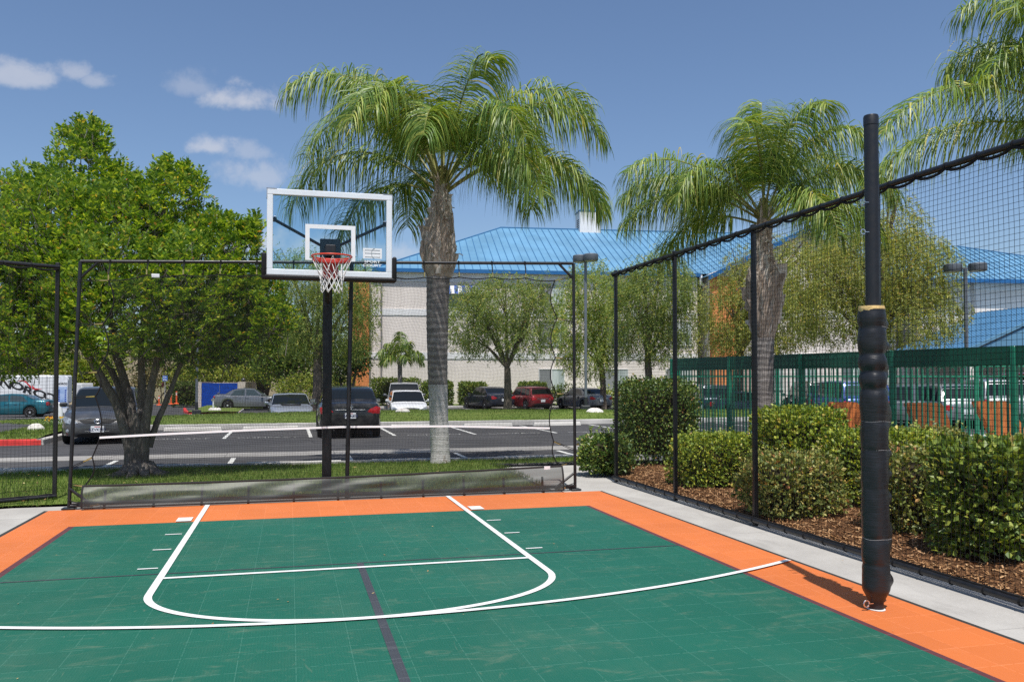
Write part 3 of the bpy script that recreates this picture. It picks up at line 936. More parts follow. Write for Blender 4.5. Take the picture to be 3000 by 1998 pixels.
# see-through skirt along the foot
m_skirt, t = new_mat('grey_mesh_fabric')
v = tc(t)
fold_light = nz(t, scaled(t, v, (.9, 1, 7)), 1.6, 3, .5, .8)  # highlights along the folds, put into the fabric colour
pb = pbsdf(t, mixc(t, fold_light, (.030, .034, .032, 1), (.075, .083, .078, 1)), .45, 0, .5)
mx = nd(t, 'ShaderNodeMixShader', {0: .64, 1: nd(t, 'ShaderNodeBsdfTransparent').outputs[0], 2: pb})
out(t, mx.outputs[0])
s0, s1 = PY(243, 1424, FY - .06), PY(1646, 1365, FY)
b0, b1 = G(243, 1489, .01), G(1650, 1437, .01)
b0.y = FY - .16; b1.y = FY - .06
def skp(u, v):
    p = s0.lerp(s1, u).lerp(b0.lerp(b1, u), v)
    p.y -= .05 * math.sin(PI * v) * (.5 + fbm(u * 7 + v * 2.5, v * 3)) + .012 * math.sin(u * 45 + v * 5 + 3 * fbm(u * 4, 0)) * math.sin(PI * v)
    p.z -= .025 * math.sin(PI * u) * (1 - v)
    return p
mb = MB(); mb.grid([[skp(i / 120, j / 10) for i in range(121)] for j in range(11)])
add(frm, 'skirt', mb, m_skirt, smooth=2)
mb = MB()
mb.tube([skp(i / 60, 0) for i in range(61)], .013, 6); mb.tube([skp(i / 60, 1) + V((0, 0, .012)) for i in range(61)], .009, 6)
for u in (0, 1): mb.tube([skp(u, j / 6) for j in range(7)], .012, 6)
add(frm, 'skirt_hem', mb, M('black_hem', (.016, .015, .015), .6), True)

# ------------------------------------------------------------------ side fences
def fence(name, label, posts, zt, zb, cell, r, over=.06, rope=True, tilt=None):
    root = thing(name, label, 'netting fence', (posts[0][0], posts[0][1], 0))
    for p in posts:
        mb = MB(); mb.cbox((p[0], p[1], (zt + over) / 2 - .03), (.046, .046, zt + over + .06), .005)
        add(root, 'post', mb, black_paint)
    A, B = V((*posts[0], 0)), V((*posts[-1], 0))
    L = (B - A).length; d = (B - A) / L; sd_ = V((d.y, -d.x, 0))
    if sd_.y > 0 and abs(sd_.y) > .5 or sd_.x > .5: sd_ = -sd_
    off = sd_ * .045
    mb = MB(); mb.tube([A + off + V((0, 0, zt)), B + off + V((0, 0, zt))], .026, 10)
    add(root, 'top_rail', mb, black_paint, True)
    mb = MB(); mb.tube([A + off + V((0, 0, zb)), B + off + V((0, 0, zb))], .027, 10)
    add(root, 'bottom_rail', mb, black_paint, True)
    def pf(u, v):
        p = A + d * (L * u) + off + V((0, 0, lerp(zt - .02, zb + .015, v)))
        p += sd_ * (.02 * fbm(u * 12, v * 4)) + V((0, 0, .018 * fbm(u * 14 + 5, v * 5) * math.sin(PI * v) + (.04 * fbm(u * 30, 0) if False else 0)))
        p += d * (.014 * fbm(u * 9, v * 6 + 9) * math.sin(PI * v))
        return p
    mb = net_lines(int(L / cell), int((zt - zb) / cell), int(L * 5), 22, r, pf)
    add(root, 'net', mb, m_net)
    mb = MB()
    n = int(L / .30); pts = []
    for i in range(n * 5 + 1):
        t_ = i / 5
        s = abs(math.sin(PI * t_)) ** .6
        pts.append(A + d * (L * t_ / n) + off + V((0, 0, zt - .018 - .032 * s)) + sd_ * .012)
    mb.tube(pts, .012, 6)
    for i in range(n + 1):
        c_ = A + d * (L * i / n) + off + V((0, 0, zt))
        mb.tube([c_ + (sd_ * math.cos(a) + V((0, 0, 1)) * math.sin(a)) * .029 for a in [2 * PI * k / 8 for k in range(9)]], .005, 4, cap=False)
        c_ = A + d * (L * i / n) + off + V((0, 0, zb))
        mb.tube([c_ + (sd_ * math.cos(a) + V((0, 0, 1)) * math.sin(a)) * .031 for a in [2 * PI * k / 8 for k in range(9)]], .005, 4, cap=False)
    pts = [A + d * (L * i / (n * 3)) + off + V((0, 0, zb + .028 + .012 * fbm(i * .6, 1))) + sd_ * (.018 * fbm(i * .5, 4)) for i in range(n * 3 + 1)]
    mb.tube(pts, .010, 5)
    add(root, 'lacing_rope', mb, m_net, True)
    return root
fence('court_fence', 'tall black netting fence running along the concrete strip beside the shrubs', [(4.76, y) for y in (11.87, 9.86, 7.96, 6.02, 4.05, 2.1, .15, -1.8)], 3.115, .055, .0425, .0016)
pl = G(160, 1466, 0)
fence('corner_fence', 'short black netting fence set at an angle in front of the big leafy tree', [(pl.x, pl.y), (pl.x - 1.9, pl.y - 1.1), (pl.x - 3.8, pl.y - 2.2)], 2.95, .06, .042, .0015)

# ------------------------------------------------------------------ padded net pole
vx, vy = 3.80, 4.85
vp = thing('net_pole', 'tall black steel net pole with a puffy black pad strapped round its lower part', 'net pole', (vx, vy, 0))
mb = MB(); mb.lathe((vx, vy, 0), [(.047, -.02), (.047, 3.25), (.0495, 3.251), (.0495, 3.305), (.045, 3.318), (.01, 3.32)], 24)
add(vp, 'pole', mb, M('black_steel_tube', (.013, .014, .018), .42, 0, .5, .15, 8), True)
rings = [.30, .47, .80, 1.06, 1.25, 1.47, 1.585, 1.70, 1.88]
def padr(z):
    b = .086
    if z < .14: b = lerp(.055, .086, sstep(.05, .14, z))
    k = 1.0
    for i, q_ in enumerate(rings):
        k -= .6 * (.05, .03, .02, .03, .025, .09, .13, .12, .02)[i] * math.exp(-((z - q_) / (.010 if i < 5 or i == 8 else .028)) ** 2)
    for q0_, q1_ in zip([.06] + rings, rings + [2.0]):
        if q0_ <= z < q1_:
            k += (.05 if z < 1.3 else .11) * (math.sin(PI * (z - q0_) / (q1_ - q0_)) ** .7 - .5)
    return b * k
def padw(w, z):
    seam_ = math.exp(-((math.sin((w - R(-12)) / 2)) / .15) ** 2)
    pf_ = sum(math.exp(-((z - q_) / .05) ** 2) for q_ in rings)
    return .062 * fbm(math.cos(w) * 1.6, math.sin(w) * 1.6, z * 7) + .05 * fbm(math.cos(w) * 1.5 + 4, math.sin(w) * 1.5, z * 16) * (.4 + pf_) + seam_ * (.26 * math.sin(z * 30 + 2.2 * math.sin(z * 7)) + .10) + .016 * fbm(math.cos(w) * 1.2, math.sin(w) * 1.2 + 7, z * 60)
mb = MB()
zs = [.055 + (2.0 - .055) * i / 150 for i in range(151)]
n = 40; vs = []
for z in zs:
    lean = V((-.012 * sstep(1.2, 1.75, z) + .004 * fbm(z * 2, 3), 0, 0))
    for j in range(n):
        w = 2 * PI * j / n
        k = padr(z) * (1 + padw(w, z))
        vs.append(V((vx + k * math.cos(w), vy + k * math.sin(w), z)) + lean)
mb.add(vs, [(i * n + j, i * n + (j + 1) % n, (i + 1) * n + (j + 1) % n, (i + 1) * n + j) for i in range(len(zs) - 1) for j in range(n)])
m_vinyl, t = new_mat('black_vinyl')
v = tc(t)
cr = nz(t, scaled(t, v, (1.0, 1.0, 8)), 8, 6, .65, .8)
out(t, pbsdf(t, (.012, .013, .016), .38, 0, .5, cr, .28, .012))
pad = add(vp, 'pad', mb, m_vinyl, smooth=2)
mb = MB(); mb.lathe((vx - .012, vy, 0), [(.052, 1.985), (.082, 1.985), (.086, 2.005), (.083, 2.022), (.053, 2.024)], 26, wob=lambda w, h: .06 * math.sin(w * 2 + 1))
add(vp, 'foam_lining', mb, M('cream_foam', (.72, .50, .22), .9, 0, .1, .08, 20, .4, 60), True, parent=pad)
mb = MB()
for q_ in rings: 
    if rings.index(q_) in (1, 3, 4, 8): 
        mb.tube([(vx + (padr(q_) + .0008) * (1 + padw(w, q_)) * math.cos(w), vy + (padr(q_) + .0008) * (1 + padw(w, q_)) * math.sin(w), q_ + .003 * math.sin(w * 3)) for w in [2 * PI * i / 30 for i in range(31)]], .0012, 4, cap=False)
mb.build('stitching', M('grey_thread', (.35, .35, .36), .7), None).parent = pad
bpy.data.objects['stitching'].matrix_parent_inverse = Matrix.Translation((-vx, -vy, 0))
def eye(z, big=1.0):
    mb = MB()
    p = V((vx - .05, vy - .02, z)); r_ = .017 * big
    mb.tube([p + V((.02, 0, 0)), p + V((-.02, 0, 0))], .004 * big, 6)
    c_ = p + V((-.02 - r_, 0, 0))
    mb.tube([c_ + V((r_ * math.cos(a), 0, r_ * math.sin(a))) for a in [R(-10 + 335 * i / 14) for i in range(15)]], .004 * big, 6)
    add(vp, 'eye_bolt', mb, chrome, True)
eye(2.72); eye(2.52); eye(.045, 1.25)
mb = MB(); mb.lathe((vx, vy, 0), [(.06, .001), (.058, .004), (.052, .005)], 22, wob=lambda w, h: .05 * math.sin(w * 3))
add(vp, 'ground_sleeve', mb, M('white_sleeve', (.6, .6, .58), .5), True)
# ------------------------------------------------------------------ palms
m_frond = leaf_mat('queen_palm_leaflet', ((0, (.045, .095, .022)), (.35, (.085, .15, .03)), (.7, (.16, .225, .045)), (.93, (.27, .31, .075)), (1, (.40, .33, .12))), .34, .42, .45, 1.55)
m_rachis = M('palm_midrib', (.22, .22, .075), .5, 0, .4, .25, 8)
m_fibre, t = new_mat('palm_boot_fibre')
v = tc(t)
a = nz(t, scaled(t, v, (6, 6, 1.2)), 3, 6, .7, .8); b = nz(t, v, 2.2, 3)
col = mixc(t, maprange(t, a, .3, .68), (.17, .13, .10, 1), (.66, .59, .52, 1))
isl = nd(t, 'ShaderNodeNewGeometry').outputs['Random Per Island']
col = mixc(t, maprange(t, isl, .5, .95, 0, .4), col, (.26, .16, .09, 1))
col = mixc(t, maprange(t, isl, .36, .22, 0, .75), col, (.70, .64, .57, 1))
out(t, pbsdf(t, col, .85, 0, .2, a, .8, .02))
def bark(name, c1, c2, ring=0.0, sc=(5, 5, 1.0)):
    m, t = new_mat(name)
    v = tc(t)
    s = nd(t, 'ShaderNodeSeparateXYZ', {0: v}).outputs
    n = nz(t, scaled(t, v, sc), 5, 6, .68, .4)
    n2 = nz(t, v, 2.2, 4)
    k = mth(t, 'ADD', mth(t, 'MULTIPLY', n, .7), mth(t, 'MULTIPLY', n2, .4))
    if ring:
        w = mth(t, 'SINE', mth(t, 'ADD', mth(t, 'MULTIPLY', s[2], ring), mth(t, 'MULTIPLY', nz(t, v, 2.5, 3), 9.0)))
        k = mth(t, 'ADD', mth(t, 'MULTIPLY', k, .8), mth(t, 'MULTIPLY', w, .07))
    col = mixc(t, maprange(t, k, .32, .78), c4(c1), c4(c2))
    out(t, pbsdf(t, col, .9, 0, .15, k, .8, .02))
    return m
m_ptrunk = bark('ringed_palm_bark', (.17, .152, .14), (.52, .475, .44), 52, (2.2, 2.2, 9))
m_wash, t = new_mat('whitewashed_bark')
v = tc(t)
n = nz(t, scaled(t, v, (2.4, 2.4, 7)), 6, 6, .7); pe = maprange(t, mth(t, 'ADD', nz(t, scaled(t, v, (7, 7, 2.2)), 2.2, 6, .75), mth(t, 'MULTIPLY', nd(t, 'ShaderNodeSeparateXYZ', {0: v}).outputs[2], -.075)), .57, .63)
col = mixc(t, maprange(t, n, .3, .7), (.42, .40, .385, 1), (.58, .56, .545, 1))
col = mixc(t, mth(t, 'MULTIPLY', pe, .85), col, (.15, .09, .05, 1))
out(t, pbsdf(t, col, .9, 0, .15, n, .7, .015))

def frond(root, base, az, el, L, curl, seed, leafmul=1.0, nleaf=150, stripe=.0105):
    r = random.Random(seed)
    mb = MB()
    n = 26
    d = V((math.cos(az) * math.cos(el), math.sin(az) * math.cos(el), math.sin(el)))
    side0 = V((-math.sin(az), math.cos(az), 0))
    p = V(base); pts = [p.copy()]; dirs = [d.copy()]
    tw = r.uniform(-.25, .25)
    for i in range(n):
        f = i / n
        d = (d + V((0, 0, -1)) * (curl * (0.25 + 1.5 * f) / n) + side0 * tw / n).normalized()
        p = p + d * (L / n)
        pts.append(p.copy()); dirs.append(d.copy())
    mb.tube(pts, [lerp(.030, .004, (i / n) ** .7) for i in range(n + 1)], 5, 1)
    for k in range(nleaf):
        f = .235 + .765 * (k + r.random() * .6) / nleaf
        i = min(int(f * n), n - 1)
        q_ = pts[i].lerp(pts[i + 1], f * n - i); dd = dirs[i]
        s0 = dd.cross(V((0, 0, 1)))
        s0 = s0.normalized() if s0.length > .12 else side0
        up = s0.cross(dd).normalized()
        env = math.sin(PI * min(1, max(0, (f - .10) / .92))) ** .55
        for sg in (-1, 1):
            ln = leafmul * (.30 + .74 * env) * r.uniform(.8, 1.12)
            plume = r.uniform(-.45, .95)
            c = (s0 * sg * .85 + dd * r.uniform(.25, .65) + up * plume).normalized()
            w = stripe * r.uniform(.7, 1.15)
            m_ = 5; pp = q_.copy(); L_, R_ = [], []
            g = r.uniform(.75, 1.25)
            wd = dd.cross(c); wd = (wd.normalized() if wd.length > 1e-4 else up)
            for j in range(m_ + 1):
                h = j / m_
                ww = w * (1 - h ** 2.2) * (.55 + .45 * min(1, h * 5)) + .0008
                a_ = (dd * .8 + wd * .4)
                a_ = (a_ - c * a_.dot(c)); a_ = a_.normalized() if a_.length > 1e-4 else wd
                L_.append(pp - a_ * ww); R_.append(pp + a_ * ww)
                c = (c + V((0, 0, -1)) * (g * (.26 + .62 * h) * 1.15)).normalized()
                pp = pp + c * (ln / m_)
            mb.grid([L_, R_])
    rt = V(root.location)
    mb.v = [tuple(V(x) - rt) for x in mb.v]
    return mb.build('frond', [m_frond, m_rachis], root)
def palm(label, base, top, rad, boot, fronds, wash=None, seed=1, lean=0.0):
    root = thing('palm_tree', label, 'palm tree', base)
    B = V(base); T = V(top)
    r = random.Random(seed)
    def ax(z): 
        f = (z - B.z) / (T.z - B.z)
        return B.lerp(T, f) + V((lean * math.sin(PI * f), 0, 0))
    mb = MB()
    def seg(z0, z1, rf, n, nn=28):
        vs = []; zs_ = [z0 + (z1 - z0) * i / n for i in range(n + 1)]
        for z in zs_:
            c = ax(z) - B
            for j in range(nn):
                w = 2 * PI * j / nn
                k = rf(z, w)
                vs.append(c + V((k * math.cos(w), k * math.sin(w), 0)))
        mb.add(vs, [(i * nn + j, i * nn + (j + 1) % nn, (i + 1) * nn + (j + 1) % nn, (i + 1) * nn + j) for i in range(n) for j in range(nn)])
    zb = boot[0]
    trunkr = lambda z, w: rad * interp((z - B.z) / (zb - B.z), [0, .05, .3, 1], [1.12, 1.0, .97, 1.22]) * (1 + .03 * fbm(math.cos(w) * 2, math.sin(w) * 2, z * 2.5) + .012 * math.sin(z * 55 + 4 * fbm(z, 3)))
    z0 = B.z - .05
    if wash:
        seg(z0, wash, lambda z, w: trunkr(z, w) * 1.005, 50); 
        o = mb.build('whitewash', m_wash, root, smooth=2); mb = MB()
        z0 = wash
    seg(z0, zb + .05, trunkr, 90)
    tk = mb.build('trunk', m_ptrunk, root, smooth=2)
    # dry boots: core and overlapping leaf bases
    mb = MB()
    def bootr(z): return interp(z, [b[0] for b in boot_pts], [b[1] for b in boot_pts])
    boot_pts = boot[1]
    bz0, bz1 = boot_pts[0][0], boot_pts[-1][0]
    seg(bz0, bz1, lambda z, w: bootr(z) * .86 * (1 + .10 * fbm(math.cos(w) * 2.5, math.sin(w) * 2.5, z * 4)), 40)
    nb = 34
    for i in range(nb):
        f = (i + .5) / nb
        z = lerp(bz0 + .0, bz1 - .12, f)
        w = i * 2.39996 + r.uniform(-.2, .2)
        c = ax(z) - B; k = bootr(z)
        o_ = V((math.cos(w), math.sin(w), 0)); s_ = V((-math.sin(w), math.cos(w), 0))
        h = r.uniform(.28, .68); wd = r.uniform(.07, .17)
        fl = r.uniform(.0, .07) + (.13 if r.random() < .2 else 0)
        rows = []
        for a in range(7):
            g = a / 6
            ww = wd * (1 - .75 * g) * (1 + .15 * r.uniform(-1, 1))
            kk = bootr(min(bz1, z + h * g)) * (.93 + .05 * g) + fl * g * g + .012 * r.uniform(-1, 1)
            ctr = c + V((0, 0, h * g)) + s_ * .02 * r.uniform(-1, 1)
            sk = r.uniform(-.02, .02)
            rows.append([ctr + o_ * (kk * math.cos(e) + sk) + s_ * (ww * 1.0 * e / .9) + o_ * (-.05 * abs(e)) for e in (-.9, -.45, 0, .45, .9)])
        mb.grid(rows)
        if i % 3 == 0:                            # ragged fibre and split tips
            p = rows[-1][2]
            q_ = p + o_ * r.uniform(.02, .09) + V((0, 0, r.uniform(-.18, .10)))
            mb.tube([p, (p + q_) / 2 + o_ * .03, q_], [.012, .008, .002], 4)
    mb.build('leaf_base', m_fibre, root, smooth=True, ang=35).parent = tk
    for i, (az, el, L, curl, dz) in enumerate(fronds):
        bp = ax(bz1 - .08 + dz) + V((math.cos(az), math.sin(az), 0)) * .05
        frond(root, bp, az, el, L, curl, seed * 100 + i)
    mb = MB()
    c = ax(bz1) - B
    for i in range(9):
        a = i * 2.4; mb.tube([c + V((.06 * math.cos(a), .06 * math.sin(a), -.1)), c + V((.09 * math.cos(a), .09 * math.sin(a), .22)), c + V((.05 * math.cos(a), .05 * math.sin(a), .42))], [.05, .035, .01], 6)
    mb.build('crown_shaft', m_rachis, root, True)
    return root
def az_of(right, away):                           # azimuth from a direction given as to the right of / away from the viewer
    d = c_r * right + c_l * away
    return math.atan2(d.y, d.x)
# palm behind the hoop
pa_base = G(1291, 1360, .0); pa_d = (pa_base - EYEP).dot(c_l)
pa_top = GX(1293, pa_d, EYE + (HOR - 560) / FOC * pa_d)
zpx = lambda v, d: EYE + (HOR - v) / FOC * d
fr_a = []
for rgt, aw, el, L, cu, dz in (
        (-1, -.3, 66, 3.7, 2.5, .1), (-1, .35, 60, 3.8, 2.6, .08), (-.75, -.8, 64, 3.3, 3.1, .08), (-.6, .9, 64, 3.5, 2.5, .1), (-1, .05, 44, 3.5, 2.6, .0), (-.9, .1, 74, 3.4, 2.4, .12),
        (-.4, -1, 66, 3.1, 3.1, .12), (.05, .9, 72, 2.9, 2.5, .14), (.45, -.4, 76, 2.9, 2.6, .14), (.1, -.9, 62, 2.7, 3.2, .12),
        (1, .1, 66, 3.7, 2.4, .1), (1, -.4, 58, 3.7, 2.6, .08), (.8, .7, 64, 3.5, 2.5, .1), (.7, -.9, 60, 3.1, 3.0, .06), (1, .3, 42, 3.6, 2.4, .0), (.95, -.15, 36, 3.4, 2.3, -.02), (.6, 1, 48, 3.2, 2.5, .0), (-.4, 1, 42, 3.0, 2.5, .0), (-.6, .3, 28, 2.8, 2.6, -.04), (.9, -.7, 40, 3.0, 2.7, 0)):
    fr_a.append((az_of(rgt, aw), R(el), L, cu, dz))
zb_ = [zpx(v, pa_d) for v in (800, 790, 740, 690, 620, 560)]
palm('tall queen palm with a whitewashed trunk foot standing in the lawn behind the hoop', tuple(pa_base), tuple(pa_top), .172,
     (zpx(810, pa_d), [(zpx(825, pa_d), .21), (zpx(785, pa_d), .31), (zpx(735, pa_d), .345), (zpx(690, pa_d), .30), (zpx(640, pa_d), .255), (zpx(595, pa_d), .20), (zpx(550, pa_d), .13)]), fr_a, wash=zpx(1127, pa_d), seed=3, lean=-.07)
# second palm, inside the green fence
pd_ = 16.6
pb_base = GX(2238, pd_, .0); pb_top = GX(2240, pd_, zpx(640, pd_))
fr_b = []
for rgt, aw, el, L, cu, dz in (
        (-1, -.25, 42, 3.3, 1.5, .1), (-1, .3, 44, 3.1, 1.7, .1), (-.95, .0, 34, 3.0, 1.8, .05), (-.9, -.7, 52, 2.8, 2.6, .06), (-.5, .9, 54, 2.7, 2.4, .0), (-.25, -.9, 72, 2.7, 2.6, .1), (.2, -.9, 76, 2.8, 2.6, .12), (.1, .4, 82, 2.8, 1.9, .14), (.3, .8, 70, 2.7, 2.2, .1), 
        (.6, -.5, 70, 2.8, 2.6, .12), (.9, .3, 62, 3.0, 2.4, .1), (1, -.3, 52, 2.8, 2.4, .05), (.7, .8, 48, 2.6, 2.4, .0), (-.9, .5, 26, 2.5, 2.0, -.04), (.9, -.6, 34, 2.5, 2.4, -.04), (.5, -.9, 36, 2.4, 2.8, 0)):
    fr_b.append((az_of(rgt, aw), R(el), L, cu, dz))
palm('queen palm with a thick shaggy trunk standing inside the green picket fence', tuple(pb_base), tuple(pb_top), .165,
     (zpx(960, pd_), [(zpx(1005, pd_), .20), (zpx(940, pd_), .33), (zpx(870, pd_), .40), (zpx(815, pd_), .40), (zpx(775, pd_), .27), (zpx(730, pd_), .19), (zpx(640, pd_), .14)]), fr_b, seed=5)
# third palm, its crown reaching in over the netting fence
pe_ = 12.6
pc_base = GX(3290, pe_, .0); pc_top = GX(3285, pe_, zpx(395, pe_))
fr_c = []
for rgt, aw, el, L, cu, dz in (
        (-1, -.1, 34, 4.2, 1.7, -.05), (-1, .2, 27, 3.8, 1.6, -.08), (-1, .25, 76, 3.5, 2.7, .1), (-.8, -.6, 74, 3.3, 2.9, .1), (-.9, .6, 70, 3.3, 2.6, .05), (-.45, -.9, 76, 3.1, 2.6, .1), (-.3, .8, 82, 3.0, 2.2, .14), (-.5, -.2, 82, 3.4, 2.4, .16), (.6, .4, 66, 3.0, 2.5, .1), (1, -.3, 60, 3.0, 2.5, .1), (.5, -.9, 66, 2.9, 2.7, .1),
        (-.9, -.3, 66, 3.0, 3.0, 0), (-.6, .2, 70, 3.1, 2.8, .05), (.8, .8, 46, 2.9, 2.4, 0), (0, 1, 54, 2.8, 2.4, 0)):
    fr_c.append((az_of(rgt, aw), R(el), L, cu, dz))
palm('queen palm whose long frond reaches over the netting fence behind the net pole', tuple(pc_base), tuple(pc_top), .165,
     (zpx(700, pe_), [(zpx(720, pe_), .20), (zpx(640, pe_), .30), (zpx(560, pe_), .28), (zpx(470, pe_), .20), (zpx(395, pe_), .14)]), fr_c, seed=8)
# small palm by the hotel wall
sd_ = 58.0
sp = GX(1171, sd_, -.4); st_ = GX(1172, sd_, zpx(1050, sd_))
fr_s = [(az_of(*x[:2]), R(x[2]), x[3], x[4], .0) for x in ((-1, -.2, 50, 1.8, 2.2), (-1, .5, 25, 1.7, 1.6), (1, -.2, 42, 1.8, 1.9), (.9, .5, 20, 1.8, 1.5), (.1, .3, 84, 1.9, .7), (.45, -.6, 66, 1.7, 1.8), (-.5, -.5, 68, 1.6, 1.9), (-.6, .9, 40, 1.7, 1.8), (.5, -.9, 30, 1.5, 2), (-.7, -.7, 24, 1.5, 2))]
sroot = thing('palm_tree', 'small young palm standing against the beige hotel wall behind a clipped hedge', 'palm tree', tuple(sp))
mb = MB(); mb.tube([V((0, 0, -.1)), (st_ - sp) * .5, (st_ - sp) * .9], [.19, .15, .16], 12)
mb.build('trunk', m_ptrunk, sroot, True)
mb = MB(); mb.tube([(st_ - sp) * .86, (st_ - sp) * .92, (st_ - sp)], [.16, .25, .10], 12)
mb.build('leaf_base', m_fibre, sroot, True)
for i, (az, el, L, cu, dz) in enumerate(fr_s):
    frond(sroot, st_, az, el, L, cu, 900 + i, .95, 44, .03)

# ------------------------------------------------------------------ broad-leaved tree
def leaf_spray(mb, p, d, n, ll, lw, r):           # a twig with paired leaflets
    d = d.normalized()
    s = d.cross(V((0, 0, 1))); s = s.normalized() if s.length > .1 else V((1, 0, 0))
    u = s.cross(d)
    for i in range(n):
        f = (i + 1) / n
        q_ = p + d * (f * n * ll * .28)
        for sg in (-1, 1):
            a = (s * sg * r.uniform(.5, 1) + d * r.uniform(.3, .9) + u * r.uniform(-.2, .65) + V((0, 0, -.12 * f))).normalized()
            b = a.cross(u + s * r.uniform(-.7, .7)); b = b.normalized() if b.length > .05 else s
            l = ll * r.uniform(.75, 1.2)
            mb.add([q_, q_ + a * l * .5 - b * lw, q_ + a * l, q_ + a * l * .5 + b * lw], [(0, 1, 2, 3)])
m_carob = leaf_mat('bright_tree_leaf', ((0, (.035, .085, .012)), (.35, (.072, .14, .018)), (.7, (.15, .225, .028)), (.94, (.28, .34, .045)), (.985, (.34, .28, .05)), (1, (.38, .17, .05))), .40, .45, .4, 1.85)
m_tbark = bark('grey_tree_bark', (.06, .052, .046), (.24, .215, .195), 0, (6, 6, 1.1))
bt = G(408, 1392, .03); btd = (bt - EYEP).dot(c_l)
big = thing('broadleaf_tree', 'big bright green leafy tree with a splayed multi-stemmed trunk on the lawn', 'tree', tuple(bt))
bp_ = lambda u, v, off=0.0: GX(u, btd, zpx(v, btd)) + c_l * off
r = random.Random(41)
mb = MB()
def limb(pts, r0, r1, nn=12):
    pts = [V(p) for p in pts]; o = []
    for a, b in zip(pts, pts[1:]):
        for i in range(6): o.append(a.lerp(b, i / 6))
    o.append(pts[-1])
    o = [p + V((.03 * fbm(i * .35, k_), .03 * fbm(i * .35, k_ + 5), 0)) for i, (p, k_) in enumerate((q_, len(mb.v) * .01) for q_ in o)]
    for _ in range(2): o = [o[0]] + [(o[i - 1] + o[i] * 2 + o[i + 1]) / 4 for i in range(1, len(o) - 1)] + [o[-1]]
    n_ = len(o) - 1
    st = len(mb.v)
    mb.tube([p - bt for p in o], [lerp(r0, r1, (i / n_) ** .8) for i in range(n_ + 1)], nn)
    for i in range(st, len(mb.v)):
        x = V(mb.v[i]); c_ = o[(i - st) // nn] - bt if (i - st) < nn * len(o) else x
        dd = x - c_
        mb.v[i] = tuple(c_ + dd * (1 + .34 * fbm(x.x * 9, x.y * 9, x.z * 1.8) + .12 * fbm(x.x * 22, x.y * 22, x.z * 5)))
limb([bp_(408, 1400), bp_(408, 1300), bp_(404, 1210)], .165, .10, 18)
limb([bp_(392, 1400, -.05), bp_(385, 1300, -.06), bp_(350, 1180, -.1), bp_(300, 1080, -.2), bp_(240, 960, -.4), bp_(190, 760, -.5)], .10, .04)
limb([bp_(400, 1400, .06), bp_(398, 1260), bp_(360, 1120, .1), bp_(325, 1030, .1), bp_(300, 880, .2), bp_(250, 560, .2)], .095, .03)
limb([bp_(412, 1396), bp_(414, 1270), bp_(410, 1150, .1), bp_(402, 1020, .1), bp_(410, 850, .2), bp_(470, 600, .1)], .09, .03)
limb([bp_(425, 1396), bp_(430, 1260, -.06), bp_(450, 1150, -.1), bp_(480, 1040, -.2), bp_(540, 900, -.3), bp_(620, 800, -.3)], .088, .03)
limb([bp_(430, 1310, .1), bp_(452, 1240, .1), bp_(490, 1150, .12), bp_(515, 1060, .2), bp_(600, 960, .4)], .06, .025)
limb([bp_(380, 1300, .15), bp_(330, 1150, .3), bp_(292, 1080, .4), bp_(180, 980, .6), bp_(60, 880, .7)], .08, .025)
for i in range(9):
    a = i * .71 + .2
    mb.tube([V((.14 * math.cos(a), .14 * math.sin(a), .16)), V((.27 * math.cos(a), .27 * math.sin(a), .02)), V((.55 * math.cos(a), .55 * math.sin(a), -.03))], [.09, .07, .02], 8)
mb.build('trunk', m_tbark, big, True, 60)
lobes = [(240, 530, 115, 0), (195, 445, 62, .1), (262, 415, 55, -.1), (268, 470, 60, .1), (120, 640, 150, .0), (40, 690, 140, -.2), (485, 590, 95, 0), (490, 515, 52, .05), (545, 560, 55, 0), (390, 690, 150, -.3), (600, 725, 110, .1), (690, 775, 85, 0), (250, 740, 190, -.5), (-110, 790, 190, 0), (560, 860, 160, -.4), (740, 880, 90, .1), (800, 935, 60, 0), (400, 880, 180, -.8), (110, 930, 170, -.6), (0, 950, 150, -.3), (-170, 950, 170, .2), (690, 960, 115, .2), (330, 985, 90, -.9), (170, 1040, 60, -.8), (60, 1045, 70, -.5), (560, 985, 100, .3),
         (250, 700, 190, .9), (450, 780, 190, 1.0), (100, 830, 190, 1.0), (600, 880, 150, .9), (350, 900, 170, 1.1), (480, 1010, 60, -.3), (650, 690, 55, .1), (345, 560, 70, .1), (735, 690, 34, 0), (135, 545, 60, 0), (60, 590, 60, 0)]
mb, mt = MB(), MB()
sc = btd / FOC
LC = [(bp_(u, v, o_), rad_ * sc) for u, v, rad_, o_ in lobes]
W_ = [max(.08, r_ ** 2.1) for _, r_ in LC]
def in_other(p, me_):
    return sum(1 for i, (c_, r_) in enumerate(LC) if i != me_ and (p - c_).length < r_ * .72)
cnt = 0
while cnt < 14500:
    i = r.choices(range(len(LC)), W_)[0]
    c_, r_ = LC[i]
    d = V((r.gauss(0, 1), r.gauss(0, 1), r.gauss(0, 1))).normalized()
    k = r_ * (1 - .42 * r.random() ** 1.5) * (1 + .25 * fbm(d.x * 2 + i, d.y * 2, d.z * 2))
    p = c_ + d * k
    if in_other(p, i) and r.random() < .86: continue
    if p.z < 1.56 + .25 * fbm(p.x * 2, p.y * 2): continue
    if fbm(p.x * 1.5, p.y * 1.5, p.z * 1.5) < -.16 and r.random() < .65: continue
    cnt += 1
    g = (d * .8 + V((0, 0, .75)) + V((r.gauss(0, .35), r.gauss(0, .35), r.gauss(0, .35))))
    leaf_spray(mb, p - bt, g, r.randint(4, 6), .080, .0155, r)
    if r.random() < .22:
        mt.tube([p - bt, p - bt - g.normalized() * r.uniform(.12, .4) + V((0, 0, -.05))], [.003, .007], 4, cap=False)
